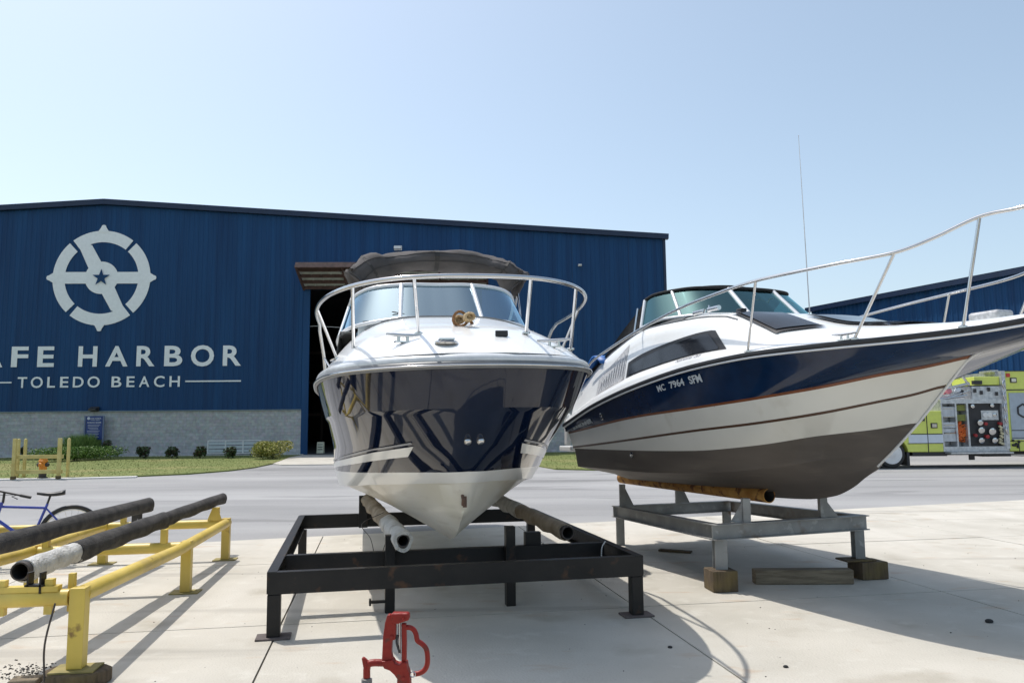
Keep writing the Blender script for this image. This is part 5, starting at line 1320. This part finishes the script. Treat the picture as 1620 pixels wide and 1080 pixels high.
for k in range(6): g.tube([(tx(1584)+.05*math.sin(k),.02,tz(676+5*k)),(tx(1588)-.04*math.sin(k*2),.0,tz(680+5*k))], .05, 8)
g.build('pale_hose', M('cream hose', (.50,.46,.30), .8, var=.3, scale=12), t, smooth=60)
tpart('pump_top', m_alud, (1546,1592,614,634,.05,2.3)); tpart('top_box', m_lime, (1552,1592,598.5,612,.1,2.2), bevel=.02); tpart('box_hardware', m_blk, (1548,1562,605,611,.0,.12)); tpart('top_hinge', m_alud, (1584,1594,588,591,.2,1.0),(1589,1592,590,600,.2,.3))
g = MB()
for pa, pb, r_ in (((1508,617),(1545,609),.05),((1513,596),(1516,616),.05),((1490,634),(1540,628),.05),((1508,632),(1545,620),.035),((1530,590),(1545,612),.045),((1545,612),(1530,588),.03)):
    g.tube([(tx(pa[0]),.15,tz(pa[1])),(tx(pb[0]),.15,tz(pb[1]))], r_, 8)
g.build('grab_rail', m_chrome, t, smooth=60)
g = MB(); g.ball((tx(1528),.2,tz(594)), .12, 12); g.ball((tx(1530),.25,tz(599)), .09, 10); g.build('lime_reel', m_lime, t, smooth=60)
for k, mt in enumerate((M('pink load', (.6,.2,.25), .6), m_white, m_wstripe, m_blk)):
    g = MB(); 
    for q in range(5): g.ball((tx(1512+7*k+random.uniform(-2,2)), .2+.12*q, tz(621+random.uniform(-2,2))), random.uniform(.09,.12), 8)
    g.build('hose_coupling', mt, t, smooth=60)
g = MB()
for px_ in (1332,1380): tbox(g, px_, px_+46, 655, 657, -.02, .0)
for k in range(4): tbox(g, 1498, 1514, 648+13*k, 649+13*k, .02, .06)
g.build('shelf_lip', m_chrome, t)
for px_, py_ in ((1500,612),(1506,606),(1550,621),(1560,624),(1572,619),(1584,626)): tpart('pump_switch', m_blk, (px_-1.5, px_+1.5, py_-3, py_+3, -.02, .12))
tpart('step', m_alud, (1497,1594,716.5,719,-.35,.05)); tpart('warning_lamp', M('red lamp lens', (.5,.02,.02), .2, coat=.5), (1449,1456,658,664,-.03,0)); tpart('warning_lamp', M('red lamp lens', (.5,.02,.02), .2), (1600,1606,594,600,-.03,0))
g = MB(); tbox(g, 1598.5, 1640, 700, 701, -.015, .0); tbox(g, 1612, 1613, 702, 716, -.015, .0); g.build('panel_gap', m_blk, t)
# front body
tpart('cab_body', m_lime, (1598,1740,590,716,0,2.4), bevel=.02); tpart('body_trim', m_alud, (1592,1598,590,712,-.03,2.4)); tpart('drip_rail', m_blk, (1598,1740,619.5,621,-.02,.0),(1598,1740,590,591,-.02,.0))
tpart('roller_door', m_rolldoor, (1602,1640,625,698,-.03,.01)); tpart('roller_door', m_rolldoor, (1645,1690,625,698,-.03,.01)); tpart('door_edge', m_blk, (1602,1640,683,684.3,-.036,-.03),(1602,1640,695,696,-.036,-.03))
latch(1611,605)
g = MB(); cx_, cz_ = tx(1622), tz(653); hexo = [(.24*math.cos(rad(60*k+30)), .24*math.sin(rad(60*k+30))) for k in range(6)]
for k in range(6):
    a, b_ = hexo[k], hexo[(k+1)%6]; g.bar((cx_+a[0]*.9,-.045,cz_+a[1]),(cx_+b_[0]*.9,-.045,cz_+b_[1]), .03+.001*k, .05)
g.build('hexagon_emblem', m_blk, t)
for k in range(5):
    g = MB(); g.tube(spline([(tx(1595),-.04,tz(605+18*k)),(tx(1592.5),-.06,tz(611+18*k)),(tx(1595.5),-.04,tz(618+18*k))],5), .035, 8); g.build('chain_loop', m_chrome, t, smooth=60)
g = MB()
for k in range(7): g.ball((tx(1601+random.uniform(-2,14)),-.03,tz(701+random.uniform(-9,9))), .05, 8)
g.build('rivet', m_blk, t)

# ================================================================ SMALL THINGS ON THE GROUND
g = MB(); m_st = [M('grey pebble', (.22,.21,.19), .9), M('dark crumb', (.05,.045,.04), .9)]
def pebble(x, y, r, mi):
    g.ball((x,y,r*.3), r, 6, mi=mi, sc=(random.uniform(.7,1.4),random.uniform(.7,1.3),.6))
for k in range(230):
    a = random.gauss(0,1); p = gz(45+35*a, 1064+random.gauss(0,9), 0); pebble(p.x, p.y, random.uniform(.003,.009), random.choice((0,1,1)))
for k in range(260):
    pebble(random.uniform(-6,8), random.uniform(4.6,14), random.uniform(.002,.006), random.choice((0,1)))
tag(g.build('grit', m_st, None, weld=False), kind='stuff')
for (px, py), r_, lb in (((1565,984),.026,'dark clod on the shaded concrete right of the long timber'),((1060,1024),.014,'small dark clod on the lit concrete between the boat shadows'),((1243,1055),.014,'little dark stone at the bottom edge below the white cruiser')):
    p = gz(px,py,.0); g = MB(); g.ball((0,0,r_*.4), r_, 10, sc=(1.3,1,.7)); o = g.build('clod', M('dark clod', (.03,.03,.03), .9), None, smooth=60); o.location = p; tag(o, lb, 'clod')
